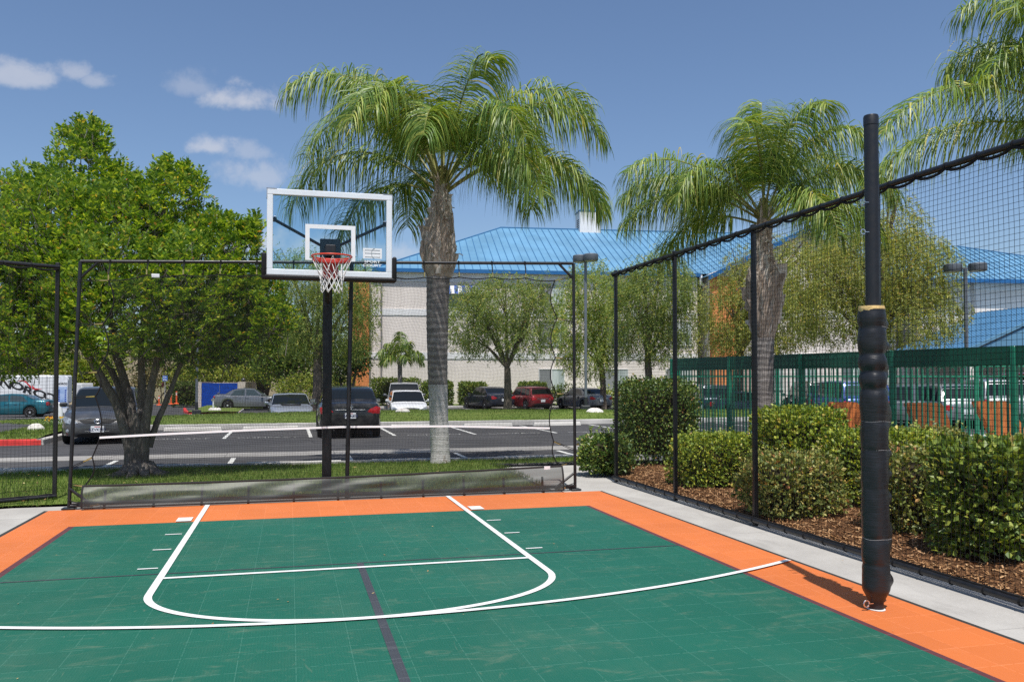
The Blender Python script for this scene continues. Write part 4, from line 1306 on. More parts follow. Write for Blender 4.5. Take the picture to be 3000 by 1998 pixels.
for (u, v, hgt) in ((205, 375, .3), (262, 372, .34), (490, 475, .3), (545, 490, .28), (330, 495, .3), (140, 515, .3), (740, 640, .3), (595, 640, .25), (425, 545, .25), (90, 560, .25)):
    for k in range(26):
        p = bp_(u + r.gauss(0, 13), v + r.uniform(0, 80), r.gauss(0, .12))
        leaf_spray(mb, p - bt, V((r.gauss(0, .45), r.gauss(0, .45), 1)), 5, .09, .0175, r)
mb.build('crown', m_carob, big)
mt.build('twigs', m_tbark, big)

# ------------------------------------------------------------------ weeping pepper trees
m_pepper = leaf_mat('pepper_leaf', ((0, (.055, .085, .018)), (.4, (.095, .14, .045)), (.75, (.155, .195, .075)), (.96, (.28, .28, .075)), (1, (.30, .20, .08))), .5, .6, .2, 2.25)
m_pepper2 = leaf_mat('pale_pepper_leaf', ((0, (.09, .105, .022)), (.4, (.13, .16, .055)), (.75, (.20, .22, .085)), (.95, (.33, .30, .085)), (1, (.33, .19, .08))), .5, .6, .2, 2.1)
m_pbark = bark('brown_pepper_bark', (.05, .04, .032), (.20, .165, .135), 0, (5, 5, 1.4))
def weeping(label, d, tu, tv, lobes, n, mat=m_pepper, tr=.2, seed=1, lw=.036, ll=.17, group=None, gz=None, fork=.35):
    r = random.Random(seed)
    bz = zpx(tv, d) if gz is None else gz
    B = GX(tu, d, bz)
    root = thing('pepper_tree', label, 'tree', tuple(B), 0, group)
    s_ = d / FOC
    LCs = [(GX(u, d, zpx(v, d)) + c_l * o, a * s_, b * s_) for u, v, a, b, o in lobes]
    mb = MB()
    top = max(c.z for c, _, _ in LCs)
    fk = B + V((0, 0, (top - B.z) * fork)) + V((r.uniform(-.2, .2), 0, 0))
    mb.tube([V((0, 0, -.1)), (fk - B) * .5 + V((r.uniform(-.08, .08), .03, 0)), fk - B], [tr * 1.2, tr, tr * .85], 10)
    for c, a, b in LCs:
        e = c + V((0, 0, b * .2)) - B
        m1 = (fk - B).lerp(e, .5) + V((0, 0, .12 * (e - (fk - B)).length))
        mb.tube([fk - B, m1, e], [tr * .55, tr * .3, tr * .08], 7)
        for _ in range(3):
            e2 = e + V((r.uniform(-a, a) * .8, r.uniform(-a, a) * .8, r.uniform(-.3, .8) * b))
            mb.tube([m1, (m1 + e2) / 2 + V((0, 0, .2)), e2], [tr * .2, tr * .12, tr * .04], 5)
    mb.build('trunk', m_pbark, root, True, 60)
    mb = MB()
    W = [a * a * b for _, a, b in LCs]
    for _ in range(int(n * 3.7)):
        c, a, b = LCs[r.choices(range(len(LCs)), W)[0]]
        dv = V((r.gauss(0, 1), r.gauss(0, 1), r.gauss(0, 1))).normalized() * (1 - .5 * r.random() ** 1.4)
        p = c + V((dv.x * a, dv.y * a, dv.z * b))
        ln = r.uniform(.25, .75) * min(1.2, b * .7)
        k = max(4, int(ln / (ll * .40)))
        dr = V((dv.x * .5 + r.gauss(0, .12), dv.y * .5 + r.gauss(0, .12), r.uniform(-.2, .5)))
        q_ = p - B
        for j in range(k):
            dr = (dr + V((0, 0, -.38))); dr = dr.normalized()
            q_ = q_ + dr * (ln / k)
            for _s in range(2):
                ax_ = (dr * .8 + V((r.gauss(0, .75), r.gauss(0, .75), r.gauss(0, .5)))).normalized()
                sd = ax_.cross(V((r.gauss(0, 1), r.gauss(0, 1), r.gauss(0, 1)))); sd = sd.normalized() if sd.length > .01 else V((1, 0, 0))
                l = ll * r.uniform(.6, 1.15); w = lw * r.uniform(.6, 1.1) * .5
                mb.add([q_, q_ + ax_ * l * .45 - sd * w, q_ + ax_ * l, q_ + ax_ * l * .45 + sd * w], [(0, 1, 2, 3)])
    mb.build('crown', mat, root)
    return root
weeping('weeping pepper tree with a forked trunk standing behind the hoop pole', 41, 931, 1192, [(930, 800, 120, 95, 0), (860, 900, 90, 110, 0), (1010, 830, 105, 90, .2), (960, 930, 130, 120, .5), (1060, 880, 60, 70, -.3), (830, 770, 60, 60, 0), (880, 990, 100, 70, .6), (1040, 960, 70, 80, .3)], 820, m_pepper, .23, 11, gz=.0)
weeping('weeping pepper tree on the grass island between the palm trunk and the net frame', 37.5, 1487, 1205, [(1480, 880, 130, 75, 0), (1380, 930, 85, 85, 0), (1580, 930, 80, 85, 0), (1480, 840, 90, 50, 0), (1440, 980, 95, 65, .4), (1545, 985, 85, 65, -.4), (1350, 865, 55, 50, 0), (1600, 850, 55, 60, 0), (1370, 1000, 50, 50, 0)], 860, m_pepper, .17, 12)
weeping('dense weeping pepper tree behind the twin headed lamp post', 54, 1768, 1180, [(1740, 850, 90, 100, 0), (1700, 930, 80, 100, 0), (1780, 960, 70, 90, 0), (1725, 1030, 85, 75, 0), (1660, 1010, 45, 60, 0), (1790, 860, 50, 70, 0)], 760, m_pepper, .2, 13, gz=-.45, lw=.05, ll=.21)
weeping('weeping pepper tree with two stems behind the clipped hedge and first fence posts', 47, 1905, 1180, [(1930, 840, 110, 100, 0), (1860, 900, 80, 95, 0), (1990, 920, 70, 90, 0), (1900, 980, 90, 80, .3), (1960, 1020, 70, 60, -.3), (1890, 780, 55, 45, 0), (1950, 755, 50, 50, 0)], 820, m_pepper, .22, 14, gz=-.3, lw=.042, ll=.19)
weeping('broad pepper tree behind the shaggy trunk of the palm in the pool yard', 44, 2160, 1180, [(2140, 900, 90, 110, 0), (2220, 850, 100, 110, 0), (2100, 990, 60, 70, 0), (2290, 920, 110, 110, 0), (2200, 990, 110, 70, 0), (2180, 760, 60, 55, 0), (2330, 790, 100, 90, 0), (2400, 710, 70, 70, 0), (2270, 720, 60, 50, 0)], 1050, m_pepper2, .24, 15, gz=-.2, lw=.042, ll=.19)
weeping('large pale olive pepper tree rising behind the net pole', 38, 2560, 1180, [(2560, 760, 160, 130, 0), (2420, 780, 110, 100, .3), (2700, 780, 100, 120, 0), (2620, 650, 95, 80, 0), (2480, 900, 150, 100, .4), (2650, 920, 140, 100, -.3), (2760, 900, 70, 90, 0), (2780, 790, 60, 70, 0), (2380, 900, 90, 90, 0), (2640, 580, 40, 40, 0)], 1500, m_pepper2, .28, 16, gz=-.2, lw=.04, ll=.18)

# ------------------------------------------------------------------ leafy trees and bushes beyond the lot
m_dkleaf = leaf_mat('deep_green_leaf', ((0, (.022, .045, .012)), (.5, (.05, .085, .018)), (.85, (.10, .135, .028)), (1, (.20, .21, .05))), .25, .5, .3, gain=1.5)
m_mdleaf = leaf_mat('mid_green_leaf', ((0, (.04, .075, .014)), (.5, (.085, .14, .022)), (.85, (.16, .21, .035)), (1, (.27, .27, .06))), .28, .5, .3, gain=1.5)
m_ylleaf = leaf_mat('yellow_green_leaf', ((0, (.08, .12, .015)), (.5, (.16, .21, .025)), (.85, (.26, .29, .04)), (1, (.36, .32, .07))), .3, .5, .3, gain=1.3)
m_dry = leaf_mat('dry_olive_leaf', ((0, (.07, .075, .025)), (.5, (.14, .13, .05)), (.9, (.24, .21, .08)), (1, (.30, .20, .10))), .25, .6, .2)
def leafy(name, label, cat, d, u, gz, lobes, n, mat, size=.2, tr=.0, seed=1, group=None):
    r = random.Random(seed)
    B = GX(u, d, gz)
    root = thing(name, label, cat, tuple(B), 0, group)
    s_ = d / FOC
    LCs = [(GX(a[0], d, zpx(a[1], d)) - B + c_l * a[4], a[2] * s_, a[3] * s_) for a in lobes]
    mb = MB()
    tr_ = tr or .05
    for i, (c, a, b) in enumerate(LCs):
        st = V((r.uniform(-.3, .3) * (0 if tr else a), 0, -.1))
        mb.tube([st, st.lerp(c, .55) + V((0, 0, .1 * b)), c], [tr_, tr_ * .6, tr_ * .2], 7)
        for _ in range(3):
            e = c + V((r.uniform(-a, a), r.uniform(-a, a), r.uniform(-b, b))) * .75
            mb.tube([c * .8, e], [tr_ * .3, tr_ * .1], 5)
    mb.build('trunk' if tr else 'stems', m_pbark, root, True, 60)
    mb = MB()
    W = [a * a * b for _, a, b in LCs]
    for _ in range(n):
        i = r.choices(range(len(LCs)), W)[0]
        c, a, b = LCs[i]
        dv = V((r.gauss(0, 1), r.gauss(0, 1), r.gauss(0, 1))).normalized()
        k = (1 - .55 * r.random() ** 1.6) * (1 + .3 * fbm(dv.x * 2 + i * 3, dv.y * 2, dv.z * 2))
        p = c + V((dv.x * a, dv.y * a, dv.z * b)) * k
        if p.z < .05: p.z = r.uniform(.05, .3)
        for _s in range(4):
            o = p + V((r.gauss(0, 1), r.gauss(0, 1), r.gauss(0, 1))) * size * .8
            ax_ = (dv * .6 + V((r.gauss(0, .7), r.gauss(0, .7), r.gauss(0, .7) + .3))).normalized()
            sd = ax_.cross(V((r.gauss(0, 1), r.gauss(0, 1), r.gauss(0, 1)))); sd = sd.normalized() if sd.length > .01 else V((1, 0, 0))
            l = size * r.uniform(.6, 1.2)
            mb.add([o, o + ax_ * l * .5 - sd * l * .26, o + ax_ * l, o + ax_ * l * .5 + sd * l * .26], [(0, 1, 2, 3)])
    mb.build('crown' if tr else 'foliage', mat, root)
    return root
bk = 'trees and bushes beyond the parking lot'
leafy('shade_tree', 'dark shade tree behind the blue gate', 'tree', 66, 640, -.5, [(640, 960, 110, 110, 0), (560, 1000, 90, 90, 0), (720, 990, 90, 80, 0), (640, 1050, 120, 60, 1)], 2200, m_dkleaf, .34, .3, 31, bk)
leafy('shade_tree', 'tall dark tree behind the silver sedan', 'tree', 68, 770, -.5, [(770, 940, 90, 110, 0), (820, 1010, 90, 90, 0), (730, 1040, 90, 70, 1)], 1700, m_dkleaf, .34, .3, 32, bk)
leafy('shade_tree', 'mid green tree seen between the big tree and the hoop pole', 'tree', 60, 850, -.5, [(850, 1010, 80, 70, 0), (800, 1060, 70, 55, 0), (880, 1080, 60, 50, 0)], 1300, m_mdleaf, .3, .2, 33, bk)
leafy('shade_tree', 'bushy dark tree in front of the orange hotel wall', 'tree', 55, 1020, -.45, [(1020, 1045, 55, 55, 0), (1050, 1060, 40, 45, 0), (985, 1075, 45, 45, 0)], 900, m_dkleaf, .24, .15, 34, bk)
leafy('shade_tree', 'yellow green tree showing above the white trailer', 'tree', 72, 60, -.7, [(20, 1010, 120, 110, 0), (-80, 1040, 110, 90, 0), (120, 1060, 90, 60, 0)], 1800, m_ylleaf, .34, .3, 35, bk)
leafy('shade_tree', 'yellow green tree behind the white utility cabinet', 'tree', 70, 255, -.6, [(250, 1100, 70, 50, 0), (310, 1080, 60, 60, 0), (200, 1090, 60, 50, 0)], 1200, m_ylleaf, .32, .2, 36, bk)
leafy('bush', 'flowering yellowish bush over the blue gate wall', 'bush', 64, 560, -.5, [(520, 1110, 40, 30, 0), (610, 1095, 70, 26, 0), (700, 1100, 70, 24, 0), (770, 1095, 50, 28, 0)], 1100, m_ylleaf, .24, 0, 37, bk)
leafy('bush', 'pinkish dry bush behind the orange marker posts', 'bush', 74, 470, -.5, [(470, 1100, 50, 40, 0), (420, 1120, 40, 34, 0), (540, 1085, 40, 34, 0)], 700, m_dry, .26, 0, 38, bk)
leafy('bush', 'bright bush behind the trunk of the forked pepper tree', 'bush', 58, 900, -.45, [(880, 1135, 70, 34, 0), (960, 1130, 60, 36, 0), (1010, 1130, 40, 30, 0)], 1000, m_ylleaf, .2, 0, 39, bk)
leafy('bush', 'loose dark bush under the hotel windows behind the lamp post', 'bush', 59, 1660, -.4, [(1600, 1160, 50, 26, 0), (1660, 1150, 40, 26, 0), (1520, 1168, 50, 20, 0)], 800, m_dkleaf, .16, 0, 40, bk)
leafy('bush', 'small bright bush under the hotel windows beside the grey convertible', 'bush', 59, 1785, -.4, [(1770, 1160, 36, 28, 0), (1830, 1165, 40, 24, 0)], 500, m_ylleaf, .16, 0, 42, bk)

def hedge(name, label, cat, c, size, rz, n, mat, leaf=.045, seed=1, rough=.10, roundness=.35, group=None, sprigs=0, topmat=None, lw=.36):
    r = random.Random(seed)
    root = thing(name, label, cat, tuple(c), rz, group)
    hx, hy, hz = size[0] / 2, size[1] / 2, size[2] / 2
    e = lerp(9, 2.2, roundness)
    def surf(dv):
        k = (abs(dv.x) ** e + abs(dv.y) ** e + abs(dv.z) ** e) ** (-1 / e)
        return V((dv.x * hx, dv.y * hy, dv.z * hz)) * k
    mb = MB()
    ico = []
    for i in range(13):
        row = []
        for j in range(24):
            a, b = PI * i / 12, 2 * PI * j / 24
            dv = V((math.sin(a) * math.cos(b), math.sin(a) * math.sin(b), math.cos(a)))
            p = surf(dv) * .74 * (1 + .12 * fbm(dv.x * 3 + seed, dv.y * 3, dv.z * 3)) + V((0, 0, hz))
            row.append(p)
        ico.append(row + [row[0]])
    mb.grid(ico)  # added solid core blocks the view through; inner shade put into its dark colour
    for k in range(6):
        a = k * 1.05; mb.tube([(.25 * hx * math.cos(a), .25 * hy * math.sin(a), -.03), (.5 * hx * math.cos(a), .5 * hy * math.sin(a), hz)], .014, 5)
    mb.build('stems', M('shade_core_twig', (.035, .03, .018), .9, 0, .1, .3, 12), root, smooth=2)  # the real stems together with the added dark core
    mb = MB()
    for k in range(n):
        dv = V((r.gauss(0, 1), r.gauss(0, 1), r.gauss(0, 1)))
        dv = dv.normalized()
        # even cover of a box-like body
        if roundness < .5:
            f = r.random() * (hx * hy + hy * hz * 2 + hx * hz * 2)
            if f < hx * hy: dv = V((r.uniform(-1, 1), r.uniform(-1, 1), 1))
            elif f < hx * hy + 2 * hy * hz: dv = V((r.choice((-1, 1)), r.uniform(-1, 1), r.uniform(-1, 1)))
            else: dv = V((r.uniform(-1, 1), r.choice((-1, 1)), r.uniform(-1, 1)))
        s0 = surf(dv)
        p = s0 * (1 + rough * fbm(s0.x * 4 + seed, s0.y * 4, s0.z * 4) * 1.6 - .30 * r.random() ** 1.7 + .04 * r.gauss(0, 1)) + V((0, 0, hz))
        if p.z < .01: continue
        nrm = V((s0.x / hx / hx, s0.y / hy / hy, s0.z / hz / hz)).normalized()
        ax_ = (nrm * .7 + V((r.gauss(0, .6), r.gauss(0, .6), r.gauss(0, .6) + .25))).normalized()
        sd = ax_.cross(V((r.gauss(0, 1), r.gauss(0, 1), r.gauss(0, 1))) + nrm); sd = sd.normalized() if sd.length > .01 else V((1, 0, 0))
        l = leaf * r.uniform(.65, 1.25); up = ax_.cross(sd) * l * .12
        mb.add([p, p + ax_ * l * .5 - sd * l * lw + up, p + ax_ * l, p + ax_ * l * .5 + sd * l * lw + up], [(0, 1, 2), (0, 2, 3)])
    for k in range(sprigs):
        a = r.uniform(0, 2 * PI); q_ = r.random() ** .5 * .8
        b0_ = V((hx * q_ * math.cos(a), hy * q_ * math.sin(a), 2 * hz * .92)); h = r.uniform(.08, .2)
        tip = b0_ + V((r.gauss(0, .05), r.gauss(0, .05), h))
        for j in range(9):
            p = b0_.lerp(tip, j / 8); ax_ = V((r.gauss(0, .6), r.gauss(0, .6), .7)).normalized(); sd = ax_.orthogonal().normalized(); l = leaf * .9
            mb.add([p, p + ax_ * l * .5 - sd * l * .3, p + ax_ * l, p + ax_ * l * .5 + sd * l * .3], [(0, 1, 2, 3)])
    mb.build('foliage', mat, root)
    return root
m_hdark = leaf_mat('glossy_hedge_leaf', ((0, (.022, .048, .012)), (.45, (.05, .092, .018)), (.8, (.10, .145, .028)), (.96, (.20, .22, .045)), (1, (.22, .10, .05))), .2, .46, .5, gain=1.75)
m_hyel = leaf_mat('yellow_hedge_leaf', ((0, (.05, .09, .014)), (.4, (.12, .175, .024)), (.75, (.24, .29, .04)), (.95, (.40, .41, .07)), (1, (.45, .30, .09))), .32, .48, .45, gain=1.6)
m_hbrn = leaf_mat('bronze_shrub_leaf', ((0, (.05, .078, .02)), (.4, (.10, .125, .03)), (.7, (.19, .20, .055)), (.92, (.30, .26, .085)), (1, (.32, .13, .06))), .25, .48, .45, gain=1.75)
m_hmid = leaf_mat('mid_hedge_leaf', ((0, (.03, .06, .012)), (.4, (.075, .125, .02)), (.75, (.16, .21, .032)), (.95, (.30, .33, .06)), (1, (.35, .2, .08))), .25, .45, .5, 1.45)
def hg(u, d): return GX(u, d, .04)
hedge('clipped_hedge', 'tall square clipped dark green hedge beyond the first fence posts', 'hedge', hg(1920, 14.9), (1.30, 1.1, 1.46), YAW * 0 - .1, 12500, m_hdark, .05, 51, .06, .12, None, 26)
hedge('flowering_bush', 'low glossy bush at the end of the fence by the path', 'bush', hg(1775, 13.5), (.80, .75, .58), 0, 4200, m_hdark, .055, 52, .22, .8, None, 16)
hedge('shrub', 'yellow green mounded shrub between the second and third fence posts', 'shrub', hg(2092, 11.9), (1.1, .9, .70), .1, 7600, m_hyel, .048, 53, .16, .45, None, 18)
hedge('clipped_hedge', 'flat topped yellow green hedge block behind the third fence post', 'hedge', hg(2335, 11.0), (.96, .85, 1.10), .05, 8600, m_hyel, .055, 54, .06, .16, None, 8)
hedge('shrub', 'bronze tinged shrub low in the mulch below the flat topped hedge', 'shrub', hg(2315, 9.4), (1.0, .8, .64), 0, 6600, m_hbrn, .05, 55, .2, .6, None, 14)
hedge('shrub', 'green rounded shrub hidden partly by the padded net pole', 'shrub', hg(2585, 10.2), (1.4, .85, .87), .1, 7600, m_hyel, .052, 56, .14, .4, None, 12)
hedge('shrub', 'reddish bronze shrub in the mulch just past the net pole', 'shrub', hg(2700, 8.3), (.95, .75, .78), 0, 7200, m_hbrn, .046, 57, .18, .55, None, 18)
hedge('clipped_hedge', 'broad leafy green hedge with a bright top pressed close to the netting past the pole', 'hedge', hg(2965, 7.2), (1.2, .8, .95), .12, 9500, m_hmid, .062, 58, .10, .3, None, 16)
hedge('shrub', 'loose yellow and red shrub in front of the orange panels', 'shrub', hg(2745, 11.6), (1.0, .6, .78), 0, 4200, m_hbrn, .055, 59, .25, .7, None, 22)
# white flower spike on the path bush
mb = MB(); p0 = PD(1733, 1302, 13.4) ; p1 = PD(1732, 1250, 13.4)
rr_ = random.Random(3)
mf = MB()
for i in range(40):
    p = p0.lerp(p1, rr_.random()); ax_ = V((rr_.gauss(0, .6), rr_.gauss(0, .6), .6)).normalized(); sd = ax_.orthogonal().normalized(); l = .05
    mb.add([p, p + ax_ * l * .5 - sd * l * .25, p + ax_ * l, p + ax_ * l * .5 + sd * l * .25], [(0, 1, 2, 3)])
for i in range(14):
    p = p0.lerp(p1, .3 + .2 * rr_.random()) + V((rr_.gauss(0, .02), rr_.gauss(0, .02), 0)); l = .022
    mf.add([p + V((-l, 0, 0)), p + V((0, 0, -l)), p + V((l, 0, 0)), p + V((0, 0, l))], [(0, 1, 2, 3)])
mb.tube([PD(1740, 1345, 13.45), p0, p1], .006, 5)
bush = bpy.data.objects['flowering_bush']
Mi = Matrix.Translation(-V(bush.location))
mb.xf(Mi).build('sprig', m_hdark, bush); mf.xf(Mi).build('blossom', leaf_mat('white_blossom', ((0, (.7, .66, .66)), (1, (.8, .72, .74))), .2), bush)
# clipped hedges along the hotel
def fh(label, u0, u1, vt, d, mat, seed):
    s_ = d / FOC; w = (u1 - u0) * s_
    zt = zpx(vt, d); c = GX((u0 + u1) / 2, d, -.42)
    hedge('clipped_hedge', label, 'hedge', c, (w, 1.4, zt + .42), -.05, int(1500 + 900 * w), mat, .14, seed, .05, .08, 'clipped hedges along the hotel wall')
fh('clipped hedge at the foot of the small palm', 1088, 1228, 1110, 60.5, m_mdleaf, 71)
fh('narrow clipped hedge just behind the palm trunk', 1238, 1325, 1118, 60.5, m_mdleaf, 72)
fh('clipped hedge behind the dark blue sedan', 1345, 1425, 1122, 60.5, m_mdleaf, 73)
fh('clipped hedge behind the red wagon', 1520, 1598, 1121, 60.5, m_mdleaf, 74)
hedge('clipped_hedge', 'dark square hedge beside the blue gate', 'hedge', GX(544, 61, -.5), (1.7, 1.4, 1.75), 0, 2600, m_dkleaf, .13, 75, .05, .1)
hedge('clipped_hedge', 'low green hedge seen through the green pickets below the brick pillar', 'hedge', GX(2135, 52, -.45), (3.6, 1.2, 1.2), 0, 2600, m_mdleaf, .13, 76, .06, .1)
# ------------------------------------------------------------------ cars
def paint(name, col, metal=.35, rough=.28):
    if name in _mc: return _mc[name]
    m, t = new_mat(name)
    v = tc(t)
    dust = maprange(t, nz(t, v, 3.0, 5, .65), .4, .75, 0, .22)
    colr = mixc(t, dust, c4(col), (.22, .20, .17, 1))
    n = nd(t, 'ShaderNodeBsdfPrincipled', {'Base Color': colr, 'Metallic': metal, 'Roughness': mth(t, 'ADD', rough, mth(t, 'MULTIPLY', dust, .6)), 'Coat Weight': .55, 'Coat Roughness': .06})
    out(t, n.outputs[0])
    _mc[name] = m
    return m
m_tint, t = new_mat('car_glass')
n_ = nd(t, 'ShaderNodeBsdfPrincipled', {'Base Color': (.007, .010, .011, 1), 'Roughness': .04, 'Specular IOR Level': .5})
out(t, n_.outputs[0])
m_lglass, t = new_mat('pale_car_glass')
n_ = nd(t, 'ShaderNodeBsdfPrincipled', {'Base Color': (.045, .065, .07, 1), 'Roughness': .05, 'Specular IOR Level': .6})
out(t, n_.outputs[0])
m_tyre = M('tyre_rubber', (.014, .014, .014), .8, 0, .3, .2, 12)
m_alloy = M('alloy_rim', (.60, .61, .63), .3, .25, .5, .06)
m_disc = M('wheel_disc_grey', (.16, .16, .17), .4, .4)
m_under = M('black_plastic', (.012, .012, .013), .6)
m_red = M('red_lens', (.42, .012, .018), .15, 0, .7, .25, 9)
m_lamp = M('clear_lens', (.30, .33, .36), .12, .2, .8, .4, 14)
m_plate = M('plate_white', (.72, .74, .76), .5)
m_ink = M('plate_ink', (.02, .03, .10), .6)
m_seat = M('seat_cloth', (.05, .05, .05), .9)
def car(label, loc, rz, col, kind='sedan', L=4.7, W=1.8, H=1.45, glass=None, plate=None, emblem=None, rim=True, front='wide', rear='wide', low=None, group='cars parked in the lot', detail=True, name='parked_car', spoiler=False, rails=False):
    root = thing(name, label, 'car', loc, rz, group)
    glass = glass or m_tint
    h = L / 2
    R_ = .325 if H < 1.6 else .37
    xf, xr = h - L * .19, -h + L * .205          # axles
    belt = .93 if H < 1.6 else 1.08
    hood = belt - .02
    P = {'sedan': dict(cowl=h - L * .285, rf=h - L * .435, rr=-h + L * .315, rb=-h + L * .155, deck=belt + .08, tail=.62),
         'coupe': dict(cowl=h - L * .31, rf=h - L * .47, rr=-h + L * .33, rb=-h + L * .13, deck=belt + .05, tail=.6),
         'hatch': dict(cowl=h - L * .25, rf=h - L * .41, rr=-h + L * .13, rb=-h + L * .035, deck=belt + .05, tail=.7),
         'wagon': dict(cowl=h - L * .29, rf=h - L * .43, rr=-h + L * .10, rb=-h + L * .025, deck=belt + .03, tail=.7),
         'suv': dict(cowl=h - L * .26, rf=h - L * .385, rr=-h + L * .075, rb=-h + L * .02, deck=belt + .03, tail=.75)}[kind]
    cowl, rf, rr, rb = P['cowl'], P['rf'], P['rr'], P['rb']
    sill = .22 if H < 1.6 else .28
    nose = .70 if H < 1.6 else .86
    # lower body
    xs = sorted(set([-h, -h + .015, -h + .06, -h + .16, -h + .32] + [xr + R_ * 1.16 * math.cos(a) for a in [PI * i / 10 for i in range(11)]] + [xf + R_ * 1.16 * math.cos(a) for a in [PI * i / 10 for i in range(11)]] + [rb, cowl, 0, .4, -.4, h - .5, h - .30, h - .16, h - .07, h - .02, h]))
    def topz(x):
        return interp(x, [-h, -h + .04, -h + .12, rb, rb + .25, cowl - .1, cowl, h - .55, h - .22, h - .08, h - .02, h],
                      [P['deck'] - .20, P['deck'] - .05, P['deck'], P['deck'] + .015, belt + .03, belt, hood, hood - .09, nose + .03, nose - .06, nose - .16, nose - .22])
    def halfw(x):
        return W / 2 * interp(x, [-h, -h + .03, -h + .12, -h + .45, -h + 1.1, 0, h - 1.1, h - .5, h - .2, h - .08, h - .02, h], [.74, .84, .90, .965, 1, 1, .99, .955, .86, .74, .62, .5])
    def botz(x):
        z = interp(x, [-h, -h + .05, -h + .3, h - .4, h - .06, h], [.42, .33, sill, sill - .02, .20, .30])
        for xa in (xr, xf):
            dd = (R_ * 1.14) ** 2 - (x - xa) ** 2
            if dd > 0: z = max(z, R_ * .98 + math.sqrt(dd) * .98)
        return z
    rows = []
    for x in xs:
        w, zt, zb = halfw(x), topz(x), botz(x)
        zb = min(zb, zt - .10)
        md = max(zb + .02, lerp(zb, zt, .42))
        half = [(0, zb), (w * .80, zb), (w * .975, zb + .035), (w, lerp(zb, md, .6) + .02), (w * 1.005, md), (w * .985, lerp(md, zt, .55)), (w * .955, lerp(md, zt, .86)), (w * .90, zt - .018), (w * .80, zt + .004), (w * .4, zt + .022), (0, zt + .028)]
        rows.append([(x, -y, z) for y, z in half] + [(x, y, z) for y, z in half[::-1][1:-1]])
    n = len(rows[0]); mb = MB()
    vs = [p for r_ in rows for p in r_]
    fs, mi = [], []
    for i in range(len(rows) - 1):
        for j in range(n):
            fs.append((i * n + j, i * n + (j + 1) % n, (i + 1) * n + (j + 1) % n, (i + 1) * n + j)); mi.append(1 if j in (0, n - 1) else 0)
    fs += [tuple(range(n))[::-1], tuple((len(rows) - 1) * n + j for j in range(n))]; mi += [0, 0]
    mb.add(vs, fs); mb.m = mi
    # cabin
    yb_ = W / 2 * .92; yt_ = W / 2 * (.77 if H < 1.6 else .79)
    zb0 = belt - .03
    cx = [rb, lerp(rb, rr, .33), lerp(rb, rr, .66), rr, lerp(rr, rf, .33), lerp(rr, rf, .66), rf, lerp(rf, cowl, .33), lerp(rf, cowl, .66), cowl]
    def roofz(x):
        k = [rb, lerp(rb, rr, .33), lerp(rb, rr, .66), rr, lerp(rr, rf, .33), lerp(rr, rf, .66), rf, lerp(rf, cowl, .33), lerp(rf, cowl, .66), cowl]
        return interp(x, k, [P['deck'] + .02, lerp(P['deck'], H, .40), lerp(P['deck'], H, .75), H - .045, H - .004, H, H - .035, lerp(H, hood, .33), lerp(H, hood, .68), hood + .02])
    def ytop(x):
        f = (roofz(x) - zb0) / (H - zb0)
        return lerp(yb_, yt_, max(0, min(1, f)))
    rows = []
    for x in cx:
        zt = roofz(x); yt = ytop(x); yb = yb_ * interp(x, [rb, rb + .3, cowl - .3, cowl], [.93, .985, .985, .95])
        rows.append([(x, -yb, zb0), (x, -yt, zt - .035), (x, -yt * .86, zt - .004), (x, 0, zt + .012), (x, yt * .86, zt - .004), (x, yt, zt - .035), (x, yb, zb0)])
    mb.grid([r_[::-1] for r_ in rows])
    mb.poly(rows[0]); mb.poly(rows[-1][::-1])
    body = mb.build('body', [col, m_under], root, True, 38)
    def side(x, f, s, off=.006):                   # point on the cabin side
        zt = roofz(x) - .035; yt = ytop(x); yb = yb_ * interp(x, [rb, rb + .3, cowl - .3, cowl], [.93, .985, .985, .95])
        return V((x, s * (lerp(yb, yt, f) + off), lerp(zb0, zt, f)))
    def over(x, g, off=.006):                      # point on the roof line sheet
        zt = roofz(x); yt = ytop(x)
        return V((x, g * yt, zt + interp(abs(g), [0, .86, 1.0, 1.1], [.012, -.004, -.035, -.057]) + off))
    def win(nm, x0, x1, x2, x3, s):
        mb = MB()
        A = [lerp(x0, x3, i / 5) for i in range(6)]; B = [lerp(x1, x2, i / 5) for i in range(6)]
        mb.grid([[side(a, .13, s) for a in A], [side(lerp(a, b, .5), .5, s) for a, b in zip(A, B)], [side(b, .90, s) for b in B]] if s < 0 else [[side(b, .90, s) for b in B], [side(lerp(a, b, .5), .5, s) for a, b in zip(A, B)], [side(a, .13, s) for a in A]])
        mb.build(nm, glass, root, smooth=2)
    bp = lerp(rr, rf, .52) if kind in ('sedan', 'coupe') else lerp(rr, rf, .6)
    for s in (-1, 1):
        win('side_window', bp + .04, bp + .04, rf + .02, lerp(rf, cowl, .78), s)
        if kind in ('sedan', 'coupe'):
            win('side_window', lerp(rr, rb, .50), lerp(rr, rb, .12), bp - .05, bp - .05, s)
        else:
            md = lerp(rr, bp, .46)
            win('side_window', md + .04, md + .04, bp - .05, bp - .05, s)
            win('side_window', rr + .06, rr + .12, md - .04, md - .04, s)
    def sheet_(nm, xa, xb, k0, k1):
        mb = MB()
        mb.grid([[over(lerp(xa, xb, i / 6), g * lerp(k0, k1, i / 6)) + V((0, 0, 0)) for g in (-1, -.9, -.86, -.4, 0, .4, .86, .9, 1)] for i in range(7)])
        if xb > xa: mb.f = [f[::-1] for f in mb.f]
        mb.f = [f[::-1] for f in mb.f]
        mb.build(nm, glass, root, smooth=2)
    sheet_('windshield', lerp(rf, cowl, .07), lerp(rf, cowl, .97), .95, .985)
    sheet_('rear_window', lerp(rr, rb, .10), lerp(rr, rb, .86 if kind in ('sedan', 'coupe') else .92), .93, .96)
